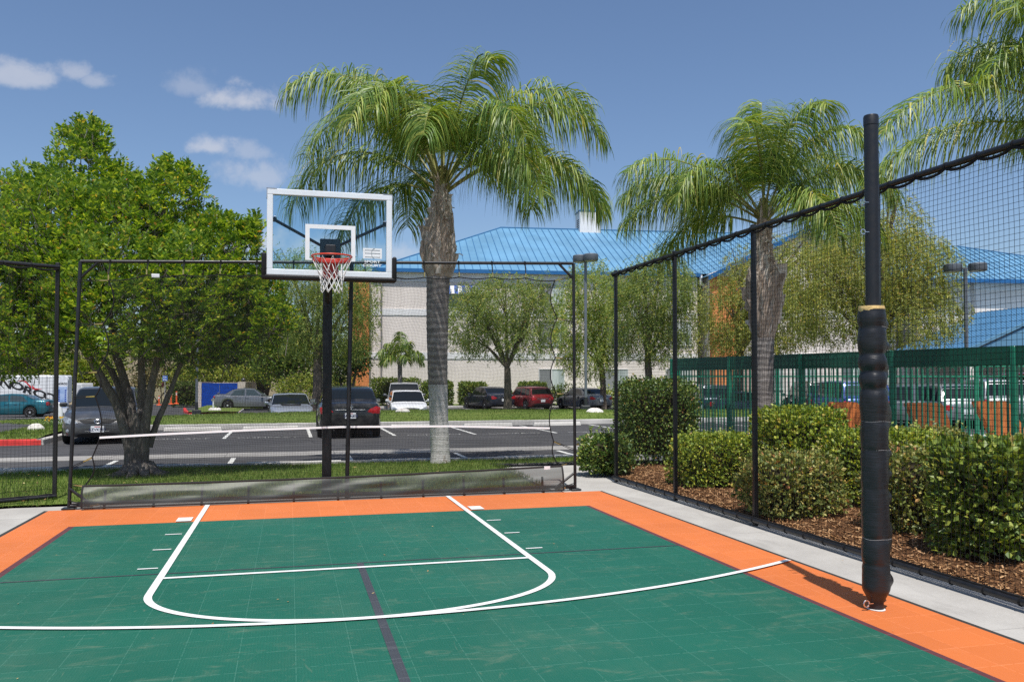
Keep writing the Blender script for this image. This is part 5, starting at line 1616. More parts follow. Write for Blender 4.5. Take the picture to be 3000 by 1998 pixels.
    # wheels
    for xa in (xr, xf):
        for s in (-1, 1):
            y = s * (W / 2 - .115)
            mb = MB()
            mb.lathe((xa, y, R_), [(R_ * .66, -.10), (R_ * .93, -.105), (R_, -.075), (R_, .075), (R_ * .93, .105), (R_ * .66, .10)], 24, axis='Y')
            w = mb.build('wheel', m_tyre, root, True, 50)
            mb = MB()
            ys = y + s * .088
            mb.lathe((xa, ys, R_), [(R_ * .67, -.004 * s), (R_ * .70, .012 * s), (R_ * .60, .012 * s), (R_ * .58, -.03 * s)][::1], 24, axis='Y')
            for k in range(7 if detail else 5):
                a = 2 * PI * k / (7 if detail else 5) + .3
                ca, sa = math.cos(a), math.sin(a)
                p0, p1 = V((xa + .04 * ca, ys + .010 * s, R_ + .04 * sa)), V((xa + R_ * .6 * ca, ys + .004 * s, R_ + R_ * .6 * sa))
                q_ = V((-sa, 0, ca))
                mb.add([p0 - q_ * .03, p0 + q_ * .03, p1 + q_ * .05, p1 - q_ * .05], [(0, 1, 2, 3)])
            mb.lathe((xa, ys, R_), [(.055, -.01 * s), (.055, .014 * s), (.02, .018 * s)], 10, axis='Y')
            rm = mb.build('rim', m_alloy, w)
            mb = MB(); mb.lathe((xa, ys - .02 * s, R_), [(R_ * .62, 0), (R_ * .62, .004 * s)], 20, axis='Y')
            mb.build('brake_disc', m_disc, w)
    # ends: points on the nose and tail skins
    def nosex(y, z):
        f = min(1, abs(y) / (W / 2))
        b = h - .025 - .55 * max(0, f - .42) ** 1.6 - .35 * max(0, z - (nose - .16)) ** 1.1
        return b - .04 * max(0, .34 - z)
    def tailx(y, z):
        f = min(1, abs(y) / (W / 2))
        b = -h + .012 + .42 * max(0, f - .66) ** 1.4 + .32 * max(0, z - (P['deck'] - .16)) ** 1.2
        return b + .25 * max(0, .45 - z)
    def patch(nm, pts, m, end, off=.012, smooth=False, th=True):   # outline in y,z wrapped on an end
        fx = nosex if end > 0 else tailx
        mb = MB()
        ys_ = [p[0] for p in pts]; cyy = sum(ys_) / len(pts); czz = sum(p[1] for p in pts) / len(pts)
        ou = [V((fx(y, z) + end * off, y, z)) for y, z in pts]
        inn = [V((fx(y, z) - end * .05, y, z)) for y, z in pts]
        c_ = V((fx(cyy, czz) + end * (off + .012), cyy, czz))
        k = len(pts)
        mb.add(ou + inn + [c_], [(i, (i + 1) % k, 2 * k) for i in range(k)] + [(i, k + i, k + (i + 1) % k, (i + 1) % k) for i in range(k)])
        return mb.build(nm, m, root, smooth)
    bx_ = lambda y0, y1, z0, z1: [(y0, z0), (lerp(y0, y1, .33), z0), (lerp(y0, y1, .66), z0), (y1, z0), (y1, z1), (lerp(y0, y1, .66), z1), (lerp(y0, y1, .33), z1), (y0, z1)]
    w2 = W / 2
    zn = nose
    for s in (-1, 1):
        hl = [(s * w2 * .50, zn - .13), (s * w2 * .64, zn - .175), (s * w2 * .84, zn - .13), (s * w2 * .92, zn - .02), (s * w2 * .86, zn + .03), (s * w2 * .68, zn - .03)]
        patch('headlight', hl if s > 0 else hl[::-1], m_lamp, 1, .03, True)
        fl = [(s * w2 * (.75 + .075 * math.cos(a)), .36 + .05 * math.sin(a)) for a in [2 * PI * i / 10 for i in range(10)]]
        patch('fog_light', fl if s > 0 else fl[::-1], m_lamp, 1, .02)
        zr_ = P['deck']
        if rear == 'round':
            tl = [(s * w2 * (.70 + .17 * math.cos(a)), zr_ - .23 + .10 * math.sin(a)) for a in [2 * PI * i / 12 for i in range(12)]]
        elif kind in ('suv', 'wagon', 'hatch') and rear != 'wide':
            tl = [(s * w2 * .74, zr_ - .42), (s * w2 * .88, zr_ - .42), (s * w2 * .90, zr_ - .06), (s * w2 * .78, zr_ - .06)]
        else:
            tl = [(s * w2 * .52, zr_ - .25), (s * w2 * .72, zr_ - .31), (s * w2 * .90, zr_ - .30), (s * w2 * .93, zr_ - .13), (s * w2 * .80, zr_ - .09), (s * w2 * .60, zr_ - .17)]
        patch('taillight', tl if s < 0 else tl[::-1], m_red, -1, .02, True)
        mb = MB()
        c_ = V((lerp(rf, cowl, .72), s * (w2 + .10), belt + .07))
        mb.cbox(c_, (.11, .19, .13), .035); mb.box(c_ + V((0, -s * .13, -.03)), (.05, .12, .04))
        mr = mb.build('mirror', col, root, True, 60)
        mb = MB(); mb.box(c_ + V((-.058, s * .01, .0)), (.006, .15, .095)); mb.build('mirror_glass', chrome, mr)
        mb = MB()
        for xx in (bp + .02, rr + .15) if kind != 'coupe' else (bp,):
            mb.cbox((xx + .1, s * (w2 * .995), belt - .13), (.18, .03, .03), .008)
        mb.build('door_handle', col, root)
        mb = MB()
        for xx in (bp - .005, rr + .02, lerp(rf, cowl, .80)):
            mb.box((xx, s * w2 * .985, lerp(sill, belt, .55)), (.008, w2 * .05, (belt - sill) * .78))
        mb.build('door_seam', m_under, root)
    gp = [(-w2 * .47, zn - .06), (-w2 * .2, zn - .035), (w2 * .2, zn - .035), (w2 * .47, zn - .06), (w2 * .34, zn - .155), (w2 * .1, zn - .185), (-w2 * .1, zn - .185), (-w2 * .34, zn - .155)]
    patch('grille', gp[::-1], m_under, 1, .014)
    if detail:
        mb = MB()
        mb.tube([V((nosex(y, z) + .02, y, z)) for y, z in [(-w2 * .52, zn - .045), (-w2 * .25, zn - .02), (0, zn - .012), (w2 * .25, zn - .02), (w2 * .52, zn - .045)]], .012, 6)
        mb.tube([V((nosex(y, .35) + .02, y, .35)) for y in (-w2 * .58, -w2 * .3, 0, w2 * .3, w2 * .58)], .009, 6)
        for i in range(0):
            z = zn - .085 - .03 * i
            mb.tube([V((nosex(y, z) + .016, y, z)) for y in (-w2 * .30, -w2 * .15, w2 * .15, w2 * .30)], .0025, 4)
        mb.build('chrome_trim', chrome, root)
    patch('lower_intake', bx_(-w2 * .60, w2 * .60, .27, .42)[::-1], m_under, 1, .012)
    patch('bumper_insert', bx_(-w2 * .72, w2 * .72, .34, .46) if kind != 'suv' else bx_(-w2 * .8, w2 * .8, .38, .6), m_under if kind in ('suv', 'wagon') else col, -1, .02)
    mb = MB()
    zr_ = P['deck']
    mb.tube([V((tailx(y, zr_ - .22) - .012, y, zr_ - .20)) for y in (-w2 * .46, -w2 * .2, w2 * .2, w2 * .46)], .016, 6)
    mb.build('trunk_trim', chrome, root)
    for end, zz in ((1, .40 if front == 'wide' else .45), (-1, (zr_ - .36) if kind in ('sedan', 'coupe') else .62)):
        fx = nosex if end > 0 else tailx
        x = fx(0, zz) + end * .028
        mb = MB(); mb.cbox((x, 0, zz), (.012, .31, .16), .004)
        if plate:
            m4 = frame_mat((x + end * .008, 0, zz - .012), (0, end, 0), (0, 0, 1))
            add_text(mb, plate, .10, m4, 1, depth=.0008, bold=.002)
            mb.box((x + end * .0065, 0, zz + .062), (.002, .14, .018), 2)
        mb.build('licence_plate', [m_plate, m_ink, m_red], root)
    if emblem:
        for end, zz in ((1, zn - .10), (-1, zr_ - .115)):
            fx = nosex if end > 0 else tailx
            x = fx(0, zz) + end * .035
            mb = MB()
            ell = lambda a, b, c=0, d=0: [(x, c + a * math.cos(w), zz + d + b * math.sin(w)) for w in [2 * PI * i / 22 for i in range(23)]]
            if emblem == 'ovals':
                mb.tube(ell(.075, .05), .010, 6, cap=False); mb.tube(ell(.028, .045), .007, 5, cap=False); mb.tube(ell(.05, .018, 0, .022), .006, 5, cap=False)
            elif emblem == 'ring_bar':
                mb.tube(ell(.052, .05), .009, 6, cap=False); mb.box((x, 0, zz), (.014, .15, .026))
            else:
                mb.tube(ell(.05, .035), .008, 6, cap=False)
            mb.build('emblem', chrome, root)
    if spoiler:
        mb = MB(); mb.tube([(-h + .18, y, P['deck'] + .045 + .03 * (1 - (y / w2) ** 2)) for y in [w2 * k / 5 for k in range(-4, 5)]], .025, 6); mb.build('spoiler', col, root, True)
    if rails:
        mb = MB()
        for s in (-1, 1): mb.tube([(x, s * yt_ * .86, H + .04) for x in (rr + .1, lerp(rr, rf, .5), rf - .1)], .018, 6)
        for f in (.2, .7): mb.tube([(lerp(rr, rf, f), y, H + .05) for y in (-yt_ * .86, 0, yt_ * .86)], .014, 6)
        mb.build('roof_rack', m_under, root)
    # dark interior glimpsed only as the exhaust and floor pan
    mb = MB(); mb.box((0, 0, sill + .0), (L * .8, W * .7, .08)); mb.tube([(-h + .4, w2 * .5, .25), (-h + .02, w2 * .5, .25)], .03, 8)
    mb.build('underbody', m_under, root)
    return root
def place(u, d, z=None, dx=0.0):
    p = GX(u, d, 0)
    return (p.x, p.y, lotz(p.x, p.y) if z is None else z)
AWAY, TOW = PI / 2, -PI / 2                       # heading: nose away from / towards the viewer
p_grey, p_black = paint('charcoal_grey_paint', (.060, .063, .068), .25), paint('black_car_paint', (.010, .012, .016), .2, .2)
p_teal, p_silver, p_white = paint('teal_paint', (.005, .125, .165), .4), paint('silver_paint', (.23, .245, .265), .35, .34), paint('white_car_paint', (.78, .79, .80), .0, .25)
p_mid, p_red, p_blue = paint('mid_grey_paint', (.17, .18, .20), .4, .3), paint('dark_red_paint', (.22, .010, .016), .3), paint('navy_paint', (.012, .022, .045), .4)
p_lav = paint('pale_blue_silver_paint', (.32, .35, .42), .35, .32)
car('charcoal grey sedan facing out of its bay beside the thick tree trunk', (-5.0, 26.1, -.16), TOW + .09, p_grey, 'sedan', 4.8, 1.82, 1.47, None, '6ZVK587', 'ovals')
car('black sedan parked tail out behind the hoop pole', (1.72, 26.7, -.16), AWAY - .02, p_black, 'sedan', 4.85, 1.83, 1.47, None, '7AKA808', 'ring_bar', spoiler=False)
x, y, z = place(45, 49.0)
car('teal sedan with silver wheels in front of the white trailer', (x - .3, y, z), PI - YAW * .2, p_teal, 'sedan', 4.7, 1.76, 1.38, m_lglass)
x, y, z = place(735, 55.5)
car('mid grey sleek sedan seen from the side near the blue gate', (x, y, z), -.05, p_mid, 'sedan', 4.55, 1.78, 1.43, m_lglass)
car('pale silver coupe with a black hood scoop peeping over the grass', place(850, 37.0), TOW + .05, p_lav, 'coupe', 4.6, 1.8, 1.40)
car('white hatchback facing the court over the grass island', place(1192, 41.2), TOW - .06, p_white, 'hatch', 4.2, 1.78, 1.48, emblem='plain')
car('silver van whose roof shows behind the white hatchback', place(1184, 45.6, -.46), TOW - .12, p_silver, 'suv', 4.7, 1.85, 1.80)
hd = AWAY - .02
car('dark blue black sedan half hidden by a tree trunk near the hotel', place(1430, 57.5), hd + .22, p_blue, 'sedan', 5.0, 1.9, 1.52, emblem='plain')
car('dark red wagon with beige bumpers and roof rack near the hotel', place(1545, 56.5), hd + .2, p_red, 'wagon', 4.6, 1.72, 1.52, rear='wide', rails=True)
car('grey sedan with red tail lamps beyond the foot of the lamp post', place(1708, 56.0), hd + .2, p_mid, 'sedan', 4.9, 1.84, 1.46, emblem='plain')
# cars seen through the green pickets
car('dark sport utility vehicle seen through pickets beside the brick pillar', place(2075, 44), 1.3, p_blue, 'suv', 4.7, 1.86, 1.75)
car('dark sedan with a low nose seen through the pickets', place(2165, 42.5), .15, p_blue, 'sedan', 4.6, 1.8, 1.42)
car('black sport utility vehicle behind the flat topped hedge', place(2385, 35.5, -.3), 1.22, p_black, 'suv', 4.8, 1.88, 1.76)
car('royal blue pickup tail behind the first orange panel', place(2475, 32, -.25), 1.25, paint('royal_blue_paint', (.012, .05, .24), .3), 'suv', 5.0, 1.86, 1.72, m_lglass)
car('mid grey crossover with a dark rear wheel past the net pole', place(2625, 31.5, -.22), 2.55, p_mid, 'wagon', 4.5, 1.82, 1.58)
car('silver hatchback with round red rear lamps behind the second orange panel', place(2770, 30.5, -.2), 1.15, p_silver, 'hatch', 4.3, 1.78, 1.55, rear='round')
car('silver minivan above the third orange panel', place(2895, 30.0, -.2), 1.1, p_silver, 'suv', 4.8, 1.86, 1.72, rear='tall')
car('dark maroon van cut off at the edge of view', place(3020, 29.5, -.2), 1.3, p_red, 'suv', 4.9, 1.9, 1.95, rear='tall')
# scoop on the silver coupe
for o in [o for o in bpy.data.objects if o.get('category') == 'car' and 'scoop' in o['label']]:
    mb = MB(); mb.prism([(.95, -.42, .90), (1.30, -.36, .87), (1.30, .36, .87), (.95, .42, .90)], (0, 0, .05)); mb.build('hood_scoop', m_under, o)
# ------------------------------------------------------------------ hotel
def stucco(name, c, v_=.06):
    m, t = new_mat(name)
    v = tc(t)
    a = nz(t, v, .5, 4); f = nz(t, v, 22, 4, .7); st = nz(t, scaled(t, v, (1.4, 1.4, .12)), 1.0, 5, .6)
    col = mixc(t, maprange(t, mth(t, 'ADD', mth(t, 'MULTIPLY', a, .5), mth(t, 'MULTIPLY', st, .5)), .35, .65), c4([x * (1 - v_) for x in c]), c4([x * (1 + v_) for x in c]))
    out(t, pbsdf(t, col, .9, 0, .2, f, .3, .01))
    return m
m_beige, m_wband, m_ostuc, m_soff = stucco('beige_stucco', (.80, .725, .66)), stucco('white_stucco', (.80, .795, .785)), stucco('orange_stucco', (.74, .27, .10)), stucco('soffit_paint', (.62, .60, .57))
m_blue = M('blue_metal_roof', (.115, .26, .40), .55, .0, .35, .12, .35)
m_seam = M('blue_roof_seam', (.035, .14, .29), .5, .05)
m_fascia = M('blue_fascia', (.02, .13, .33), .4, .1, .5, .08)
m_wglass = M('window_glass', (.12, .155, .16), .07, 0, .8, .2, 1.2)
m_shade = M('grey_window_shade', (.23, .24, .245), .6, 0, .4, .05)
m_curt, t = new_mat('sheer_curtain')
v = tc(t)
w = nz(t, scaled(t, v, (9, 1, .3)), 1.5, 3)
out(t, pbsdf(t, mixc(t, maprange(t, w, .35, .65), (.32, .37, .36, 1), (.55, .60, .58, 1)), .25, 0, .6))
m_ofr = M('white_window_frame', (.70, .70, .69), .5, 0, .4, .04)
GZ = -.5
hp = GX(1095, 63.0, GZ)
HR = -R(7.0)
hotel = thing('hotel_building', 'three storey beige hotel with a blue standing seam roof and an orange end wall', 'building', tuple(hp), HR)
inv = (Matrix.Translation(hp) @ Matrix.Rotation(HR, 4, 'Z')).inverted()
def loc(u, v, y=.32):                            # picture point on the facade plane, in hotel axes
    o, d = inv @ EYEP, (inv.to_3x3() @ ray(u, v))
    return o + d * ((y - o.y) / d.y)
EZ = 9.85 - GZ
Lh, Dh = 25.6, 21.8
WY = .32
mb = MB()
mb.bx(-.35, Lh - .2, WY, Dh - .75, -.6, EZ - .05)
mb.build('wall', m_beige, hotel)
def bandz(v): return loc(1200, v, WY).z
mb = MB()
for v0, v1 in ((905, 924), (1032, 1051)):
    mb.bx(-.38, Lh - .22, WY - .05, WY, bandz(v1), bandz(v0))
mb.bx(-.38, Lh - .22, WY - .04, WY, bandz(825) , EZ - .12)
mb.build('band', m_wband, hotel)
mb = MB(); mb.bx(-1.9, -.36, WY - .55, WY + 6, -.6, EZ - .9); mb.build('orange_bay', m_ostuc, hotel)
mb = MB()
for x in (-.28, .55):
    mb.tube([(x, WY - .10, 0), (x, WY - .10, EZ - .3)], .07, 8)
mb.build('downpipe', M('grey_pipe', (.25, .24, .23), .5), hotel)
mb = MB(); mb.bx(-1.95, Lh - .21, .0, WY, EZ - .22, EZ - .14); mb.build('soffit', m_soff, hotel)
rise = 5.25; hh = Dh / 2
mb = MB()
e0, e1, e2, e3 = V((0, -.02, EZ)), V((Lh + 9, -.02, EZ)), V((Lh + 9, Dh, EZ)), V((0, Dh, EZ))
r0, r1 = V((hh, hh, EZ + rise)), V((Lh + 9, hh, EZ + rise))
mb.add([e0, e1, e2, e3, r0, r1], [(0, 1, 5, 4), (2, 3, 4, 5), (3, 0, 4), (1, 2, 5)])
roof = mb.build('roof', m_blue, hotel)
mb = MB()
def ribs(a, b, c, d, n, w=.035, hgt=.05):        # from eave a-b up to ridge c-d
    for i in range(n):
        f = (i + .5) / n
        p = a.lerp(b, f)
        # run straight up the slope until the hip or ridge
        up = V((0, hh, rise)) if abs((b - a).y) < .1 else V((hh, 0, rise))
        k = 1.0
        if abs((b - a).y) < .1:
            k = min(1, p.x / hh) if p.x < hh else 1
        else:
            k = min(1, p.y / hh, (Dh - p.y) / hh)
        q_ = p + up * k
        mb.tube([p + V((0, 0, .02)), q_ + V((0, 0, .02))], .034, 4)
ribs(e0, e1, r0, r1, 58); ribs(e0, e3, r0, r1, 36)
mb.tube([e0, r0], .08, 6); mb.tube([e3, r0], .08, 6); mb.tube([r0, r1], .10, 6)
mb.build('standing_seam', m_seam, roof)
mb = MB(); mb.bx(-.06, Lh - .1, -.16, -.02, EZ - .26, EZ + .02); mb.bx(-.16, -.02, -.16, Dh, EZ - .26, EZ + .02); mb.build('gutter', m_fascia, roof)
# roof box
c0 = loc(1729, 650, 10.1)
mb = MB(); mb.bx(c0.x - .95, c0.x + .95, 10.1, 12.0, EZ + 3.6, loc(1723, 619, 10.1).z); mb.build('chimney', m_wband, roof)
zt_ = loc(1723, 619, 10.1).z
mb = MB(); mb.bx(c0.x - 1.0, c0.x + 1.0, 10.05, 12.05, zt_, zt_ + .1); mb.build('chimney_cap', m_fascia, bpy.data.objects['chimney'])
mb = MB()
for i in range(5): mb.bx(c0.x - .97, c0.x - .95, 10.5, 11.3, zt_ - .75 - i * .18, zt_ - .67 - i * .18)
mb.build('vent_slats', m_under, bpy.data.objects['chimney'])
# windows
def window(u0, u1, v0, v1, split=.5, shade=True, y=WY, root=hotel):
    a, b = loc(u0, v1, y), loc(u1, v0, y)
    x0, x1, z0, z1 = a.x, b.x, a.z, b.z
    mb = MB(); f = .07
    xm = lerp(x0, x1, split)
    mb.bx(x0 - f, x1 + f, y - .06, y - .002, z1, z1 + f); mb.bx(x0 - f, x1 + f, y - .09, y - .002, z0 - f, z0)
    for x in (x0 - f / 2, xm, x1 + f / 2): mb.bx(x - f / 2, x + f / 2, y - .055, y - .002, z0, z1)
    fr = mb.build('window', m_ofr, root)
    mb = MB(); mb.bx(x0, xm - f / 2, y - .025, y - .004, z0, z1); mb.build('shaded_pane', m_shade if shade else m_wglass, fr)
    mb = MB(); mb.bx(xm + f / 2, x1, y - .024, y - .004, z0, z1); mb.build('curtained_pane', m_curt, fr)
    return fr
for cx_ in (1430, 1616, 1802, 1988):
    for v0, v1 in ((826, 887), (944, 1010), (1083, 1139)):
        if cx_ == 1430: continue
        window(cx_ - 36, cx_ + 36, v0, v1)
window(1316, 1408, 862, 900, .5, False)
a, b = loc(1308, 862, WY), loc(1418, 838, WY)
mb = MB()
for i in range(10):
    x0, x1 = lerp(a.x, b.x, i / 10), lerp(a.x, b.x, (i + 1) / 10)
    mb.prism([(x0, WY - .06, b.z), (x1, WY - .06, b.z), (x1, WY - .45, a.z), (x0, WY - .45, a.z)], (0, .02, .02), i % 2)
mb.build('striped_awning', [M('awning_blue', (.03, .10, .42), .7), m_ofr], hotel)
mb = MB(); mb.bx(loc(1350, 880).x - .1, loc(1350, 880).x + .6, WY - .03, WY - .002, loc(1350, 905).z, loc(1350, 880).z); mb.build('wall_box', m_soff, hotel)
# wall mounted coolers under the upper windows
for cx_ in (1616, 1988):
    a, b = loc(cx_ - 30, 916), loc(cx_ + 5, 892)
    mb = MB(); mb.bx(a.x, b.x, WY - .08, WY - .0525, a.z, b.z); mb.build('cooler_grille', m_soff, hotel)
# gable wing that steps forward
wx0 = loc(2066, 900, WY).x
gx = loc(2330, 700, WY).x
mb = MB()
wy = WY - 1.6
gw = gx - wx0
pz = EZ + gw * .47
mb.prism([(wx0, wy, -.6), (wx0 + 2 * gw, wy, -.6), (wx0 + 2 * gw, wy, EZ - .1), (gx, wy, pz - .12), (wx0, wy, EZ - .1)], (0, 12, 0))
wing = mb.build('wing_wall', m_beige, hotel)
mb = MB(); mb.bx(wx0 - .02, wx0 + 2.3, wy - .06, wy + .6, -.6, EZ - .35); mb.build('orange_panel', m_ostuc, wing)
mb = MB()
for s in (0, 1):
    xa, xb = (wx0 - .5, gx) if s == 0 else (wx0 + 2 * gw + .5, gx)
    za = EZ - .35
    pts = [(xa, wy - .5, za), (xb, wy - .5, pz), (xb, wy + 13, pz), (xa, wy + 13, za)]
    mb.add(pts, [(0, 1, 2, 3) if s == 0 else (3, 2, 1, 0)])
wr = mb.build('wing_roof', m_blue, hotel)
mb = MB()
for s in (0, 1):
    xa, xb = (wx0 - .5, gx) if s == 0 else (wx0 + 2 * gw + .5, gx)
    za = EZ - .35
    mb.prism([(xa, wy - .53, za - .35), (xb, wy - .53, pz - .35), (xb, wy - .53, pz + .03), (xa, wy - .53, za + .03)], (0, .08, 0))
mb.build('rake_board', m_fascia, wr)
mb = MB(); p = loc(2052, 806, WY - .2); mb.tube([(p.x, 0, EZ - .1), (p.x, 0, EZ - .8), (p.x + .5, WY - .3, EZ - 1.1)], .13, 8); mb.build('gutter_elbow', m_wband, hotel)
mb = MB()
for v0, v1 in ((905, 924), (1032, 1051)):
    mb.bx(wx0 + 2.32, wx0 + 2 * gw, wy - .05, wy, bandz(v1), bandz(v0))
mb.build('wing_band', m_wband, wing)
for u0, u1, v0, v1 in ((2470, 2530, 1075, 1140), (2560, 2620, 1075, 1140), (2230, 2290, 1075, 1140), (2330, 2390, 1075, 1140)):
    window(u0, u1, v0, v1, .5, False, wy, hotel)
# brick pillar of the entrance
m_brick, t = new_mat('pinkish_brick')
v = tc(t)
bk_ = nd(t, 'ShaderNodeTexBrick', {'Vector': nd(t, 'ShaderNodeMapping', {0: v, 2: (PI / 2, 0, 0)}).outputs[0], 'Color1': (.40, .22, .19, 1), 'Color2': (.50, .33, .29, 1), 'Mortar': (.58, .54, .50, 1), 'Scale': 4.2, 'Mortar Size': .03})
out(t, pbsdf(t, bk_.outputs[0], .9, 0, .2))
pp = GX(2200, 53, -.5)
bpil = thing('brick_pillar', 'pinkish brick entrance pillar seen through the green pickets', 'pillar', tuple(pp), HR)
mb = MB(); mb.box((0, 0, 1.6), (1.5, 1.2, 3.2)); mb.build('shaft', m_brick, bpil)
mb = MB(); mb.box((0, 0, 3.26), (1.7, 1.4, .12)); mb.build('coping', m_wband, bpil)
# annex with the low blue porch
ad = 66.0
ap = GX(2700, ad, GZ)
annex = thing('annex_building', 'pale annex with a blue hip roof behind the far lamp', 'building', tuple(ap), HR)
inv2 = (Matrix.Translation(ap) @ Matrix.Rotation(HR, 4, 'Z')).inverted()
def loc2(u, v, y=0.0):
    o, d = inv2 @ EYEP, (inv2.to_3x3() @ ray(u, v))
    return o + d * ((y - o.y) / d.y)
ze = loc2(2900, 822).z
xw = loc2(2838, 900).x
mb = MB(); mb.bx(0, xw + .6, -.2 + .5, 12, -.6, ze); mb.bx(xw + .55, 24, .0, 12.3, -.6, ze); mb.build('wall', m_beige, annex)
mb = MB(); b_, t_2 = loc2(2950, 946).z, loc2(2950, 925).z; mb.bx(xw + .5, 24, -.06, 0, b_, t_2); mb.bx(-.02, xw + .5, .24, .3, b_, t_2); mb.bx(xw + .5, 24, -.03, 0, ze - .75, ze - .1); mb.build('band', m_wband, annex)
aa = V((-2.0, -.7, ze)); bb = V((25, -.7, ze)); cc = V((25, 13, ze)); dd_ = V((-2.0, 13, ze))
ap_ = loc2(2775, 722, 6.2)
k1 = V((ap_.x, 6.2, ap_.z)); k2 = V((ap_.x + 1.0, 6.2, ap_.z))
mb = MB(); mb.add([aa, bb, cc, dd_, k1, k2], [(0, 1, 5, 4), (1, 2, 5), (2, 3, 4, 5), (3, 0, 4)])
ar = mb.build('roof', m_blue, annex)
mb = MB()
for i in range(46):
    x = lerp(aa.x, bb.x, (i + .5) / 46)
    f = (x - aa.x) / (k1.x - aa.x) if x < k1.x else (bb.x - x) / (bb.x - k2.x)
    f = min(1, max(0, f)); 
    mb.tube([(x, -.7, ze + .02), V((x, -.7, ze)).lerp(V((x, 6.2, ap_.z)), f) + V((0, 0, .02))], .045, 4)
mb.tube([bb, k2], .08, 6); mb.tube([aa, k1], .08, 6)
mb.build('standing_seam', m_seam, ar)
mb = MB(); mb.bx(-2.0, 25, -.85, -.71, ze - .28, ze + .02); mb.build('gutter', m_fascia, ar)
q0, q1 = loc2(2838, 1019, -9), loc2(3010, 940, -9)
mb = MB()
sl = (q1.z - q0.z) / (q1.x - q0.x)
apx = q0.x + 7.5
mb.prism([(q0.x, -9, q0.z - .25), (apx, -9, q0.z + sl * 7.5 - .25), (apx + 7.5, -9, q0.z - .25), (apx + 7.5, -9, q0.z), (apx, -9, q0.z + sl * 7.5), (q0.x, -9, q0.z)], (0, 9, 0))
pr = mb.build('porch_roof', m_blue, annex)
mb = MB()
for i in range(20):
    y = -9 + 9 * (i + .5) / 20
    mb.tube([(q0.x, y, q0.z + .02), (apx, y, q0.z + sl * 7.5 + .02)], .04, 4)
mb.build('standing_seam', m_seam, pr)
mb = MB(); mb.prism([(q0.x + .3, -8.9, q0.z - .24), (apx + 7.2, -8.9, q0.z - .24), (apx, -8.9, q0.z + sl * 7.2 - .24)], (0, .1, 0)); mb.build('gable_panel', m_blue, pr)
for x in (q0.x + .6, apx + 6.9):
    for y in (-8.4, -.6):
        mb = MB(); mb.bx(x - .3, x + .3, y - .3, y + .3, -.6, q0.z - .2); mb.build('porch_column', m_beige, annex)

# ------------------------------------------------------------------ lamps, signs and small things
m_lgrey = M('grey_lamp_paint', (.135, .155, .18), .45, .2, .5, .08)
m_lblk = M('black_base_paint', (.02, .024, .026), .5)
m_lens = M('lamp_lens', (.55, .54, .48), .3)
def lamp(label, u, d, gz, vtop, head=.5, hd_=0.0, sep=.62):
    B = GX(u, d, gz); root = thing('street_lamp', label, 'lamp post', tuple(B), hd_, 'twin headed lamp posts')
    Ht = zpx(vtop, d) - gz
    mb = MB(); mb.cbox((0, 0, Ht / 2), (.125, .125, Ht), .012); mb.build('pole', m_lgrey, root)
    mb = MB(); mb.cbox((0, 0, .14), (.42, .42, .28), .03); mb.cbox((0, 0, .45), (.15, .15, .5), .02); mb.build('base', m_lblk, root)
    mb = MB(); mb.lathe((0, 0, 0), [(.45, -.25), (.45, .03), (.40, .05)], 20); mb.build('footing', m_conc, root)
    for s in (-1, 1):
        mb = MB(); c_ = V((s * (head * sep), -s * .22, Ht + .02))
        mb.lathe(tuple(c_), [(head * .50, -.16), (head * .54, -.12), (head * .54, .14), (head * .50, .17), (.02, .18)], 22)
        mb.tube([(0, 0, Ht - .02), (c_.x, c_.y, c_.z - .02)], .04, 6)
        l_ = mb.build('lamp_head', m_lgrey, root, True, 40)
        mb = MB(); mb.lathe(tuple(c_), [(head * .46, -.175), (head * .46, -.161)], 20); mb.build('lens', m_lens, l_)
    return root
lamp('grey twin headed lamp post on a black base beside the net frame', 1716, 40.5, -.02, 757, .66, -.25, .36)
lamp('grey lamp post rising into the big tree crown behind its trunk', 577, 44, -.36, 700, .66, .2)
lamp('twin headed lamp post standing before the annex roof', 2832, 36, -.2, 785, .68, -.1, .62)
m_rock, t = new_mat('pale_boulder')
v = tc(t)
n = nz(t, v, 5, 5, .65)
out(t, pbsdf(t, mixc(t, maprange(t, n, .3, .7), (.50, .46, .41, 1), (.72, .70, .66, 1)), .9, 0, .2, n, .5, .02))
def rock(label, u, v0, z, w, hgt, d=None, seed=1):
    B = GX(u, d, z); hgt *= 1.3
    root = thing('boulder', label, 'boulder', tuple(B))
    mb = MB(); rows = []
    for i in range(11):
        a = PI / 2 * i / 10
        rows.append([V((w / 2 * math.cos(a) ** .75 * math.cos(b), w * .42 * math.cos(a) ** .75 * math.sin(b), hgt * math.sin(a) - .03)) * (1 + .10 * fbm(math.cos(b) * 1.5 + seed, math.sin(b) * 1.5, a * 1.5)) for b in [2 * PI * j / 20 for j in range(21)]])
    mb.grid(rows); mb.build('boulder_body', m_rock, root, smooth=2)
rock('white domed boulder on the grass finger with the red kerb', 108, 1264, -.01, .50, .20, 24.8, 1)
rock('round pale boulder on the grass beside the palm trunk', 1180, 1213, .10, .70, .24, 33.2, 2)
rock('pale boulder at the foot of the lamp post near the fence', 1742, 1207, .05, .84, .25, 34.5, 3)
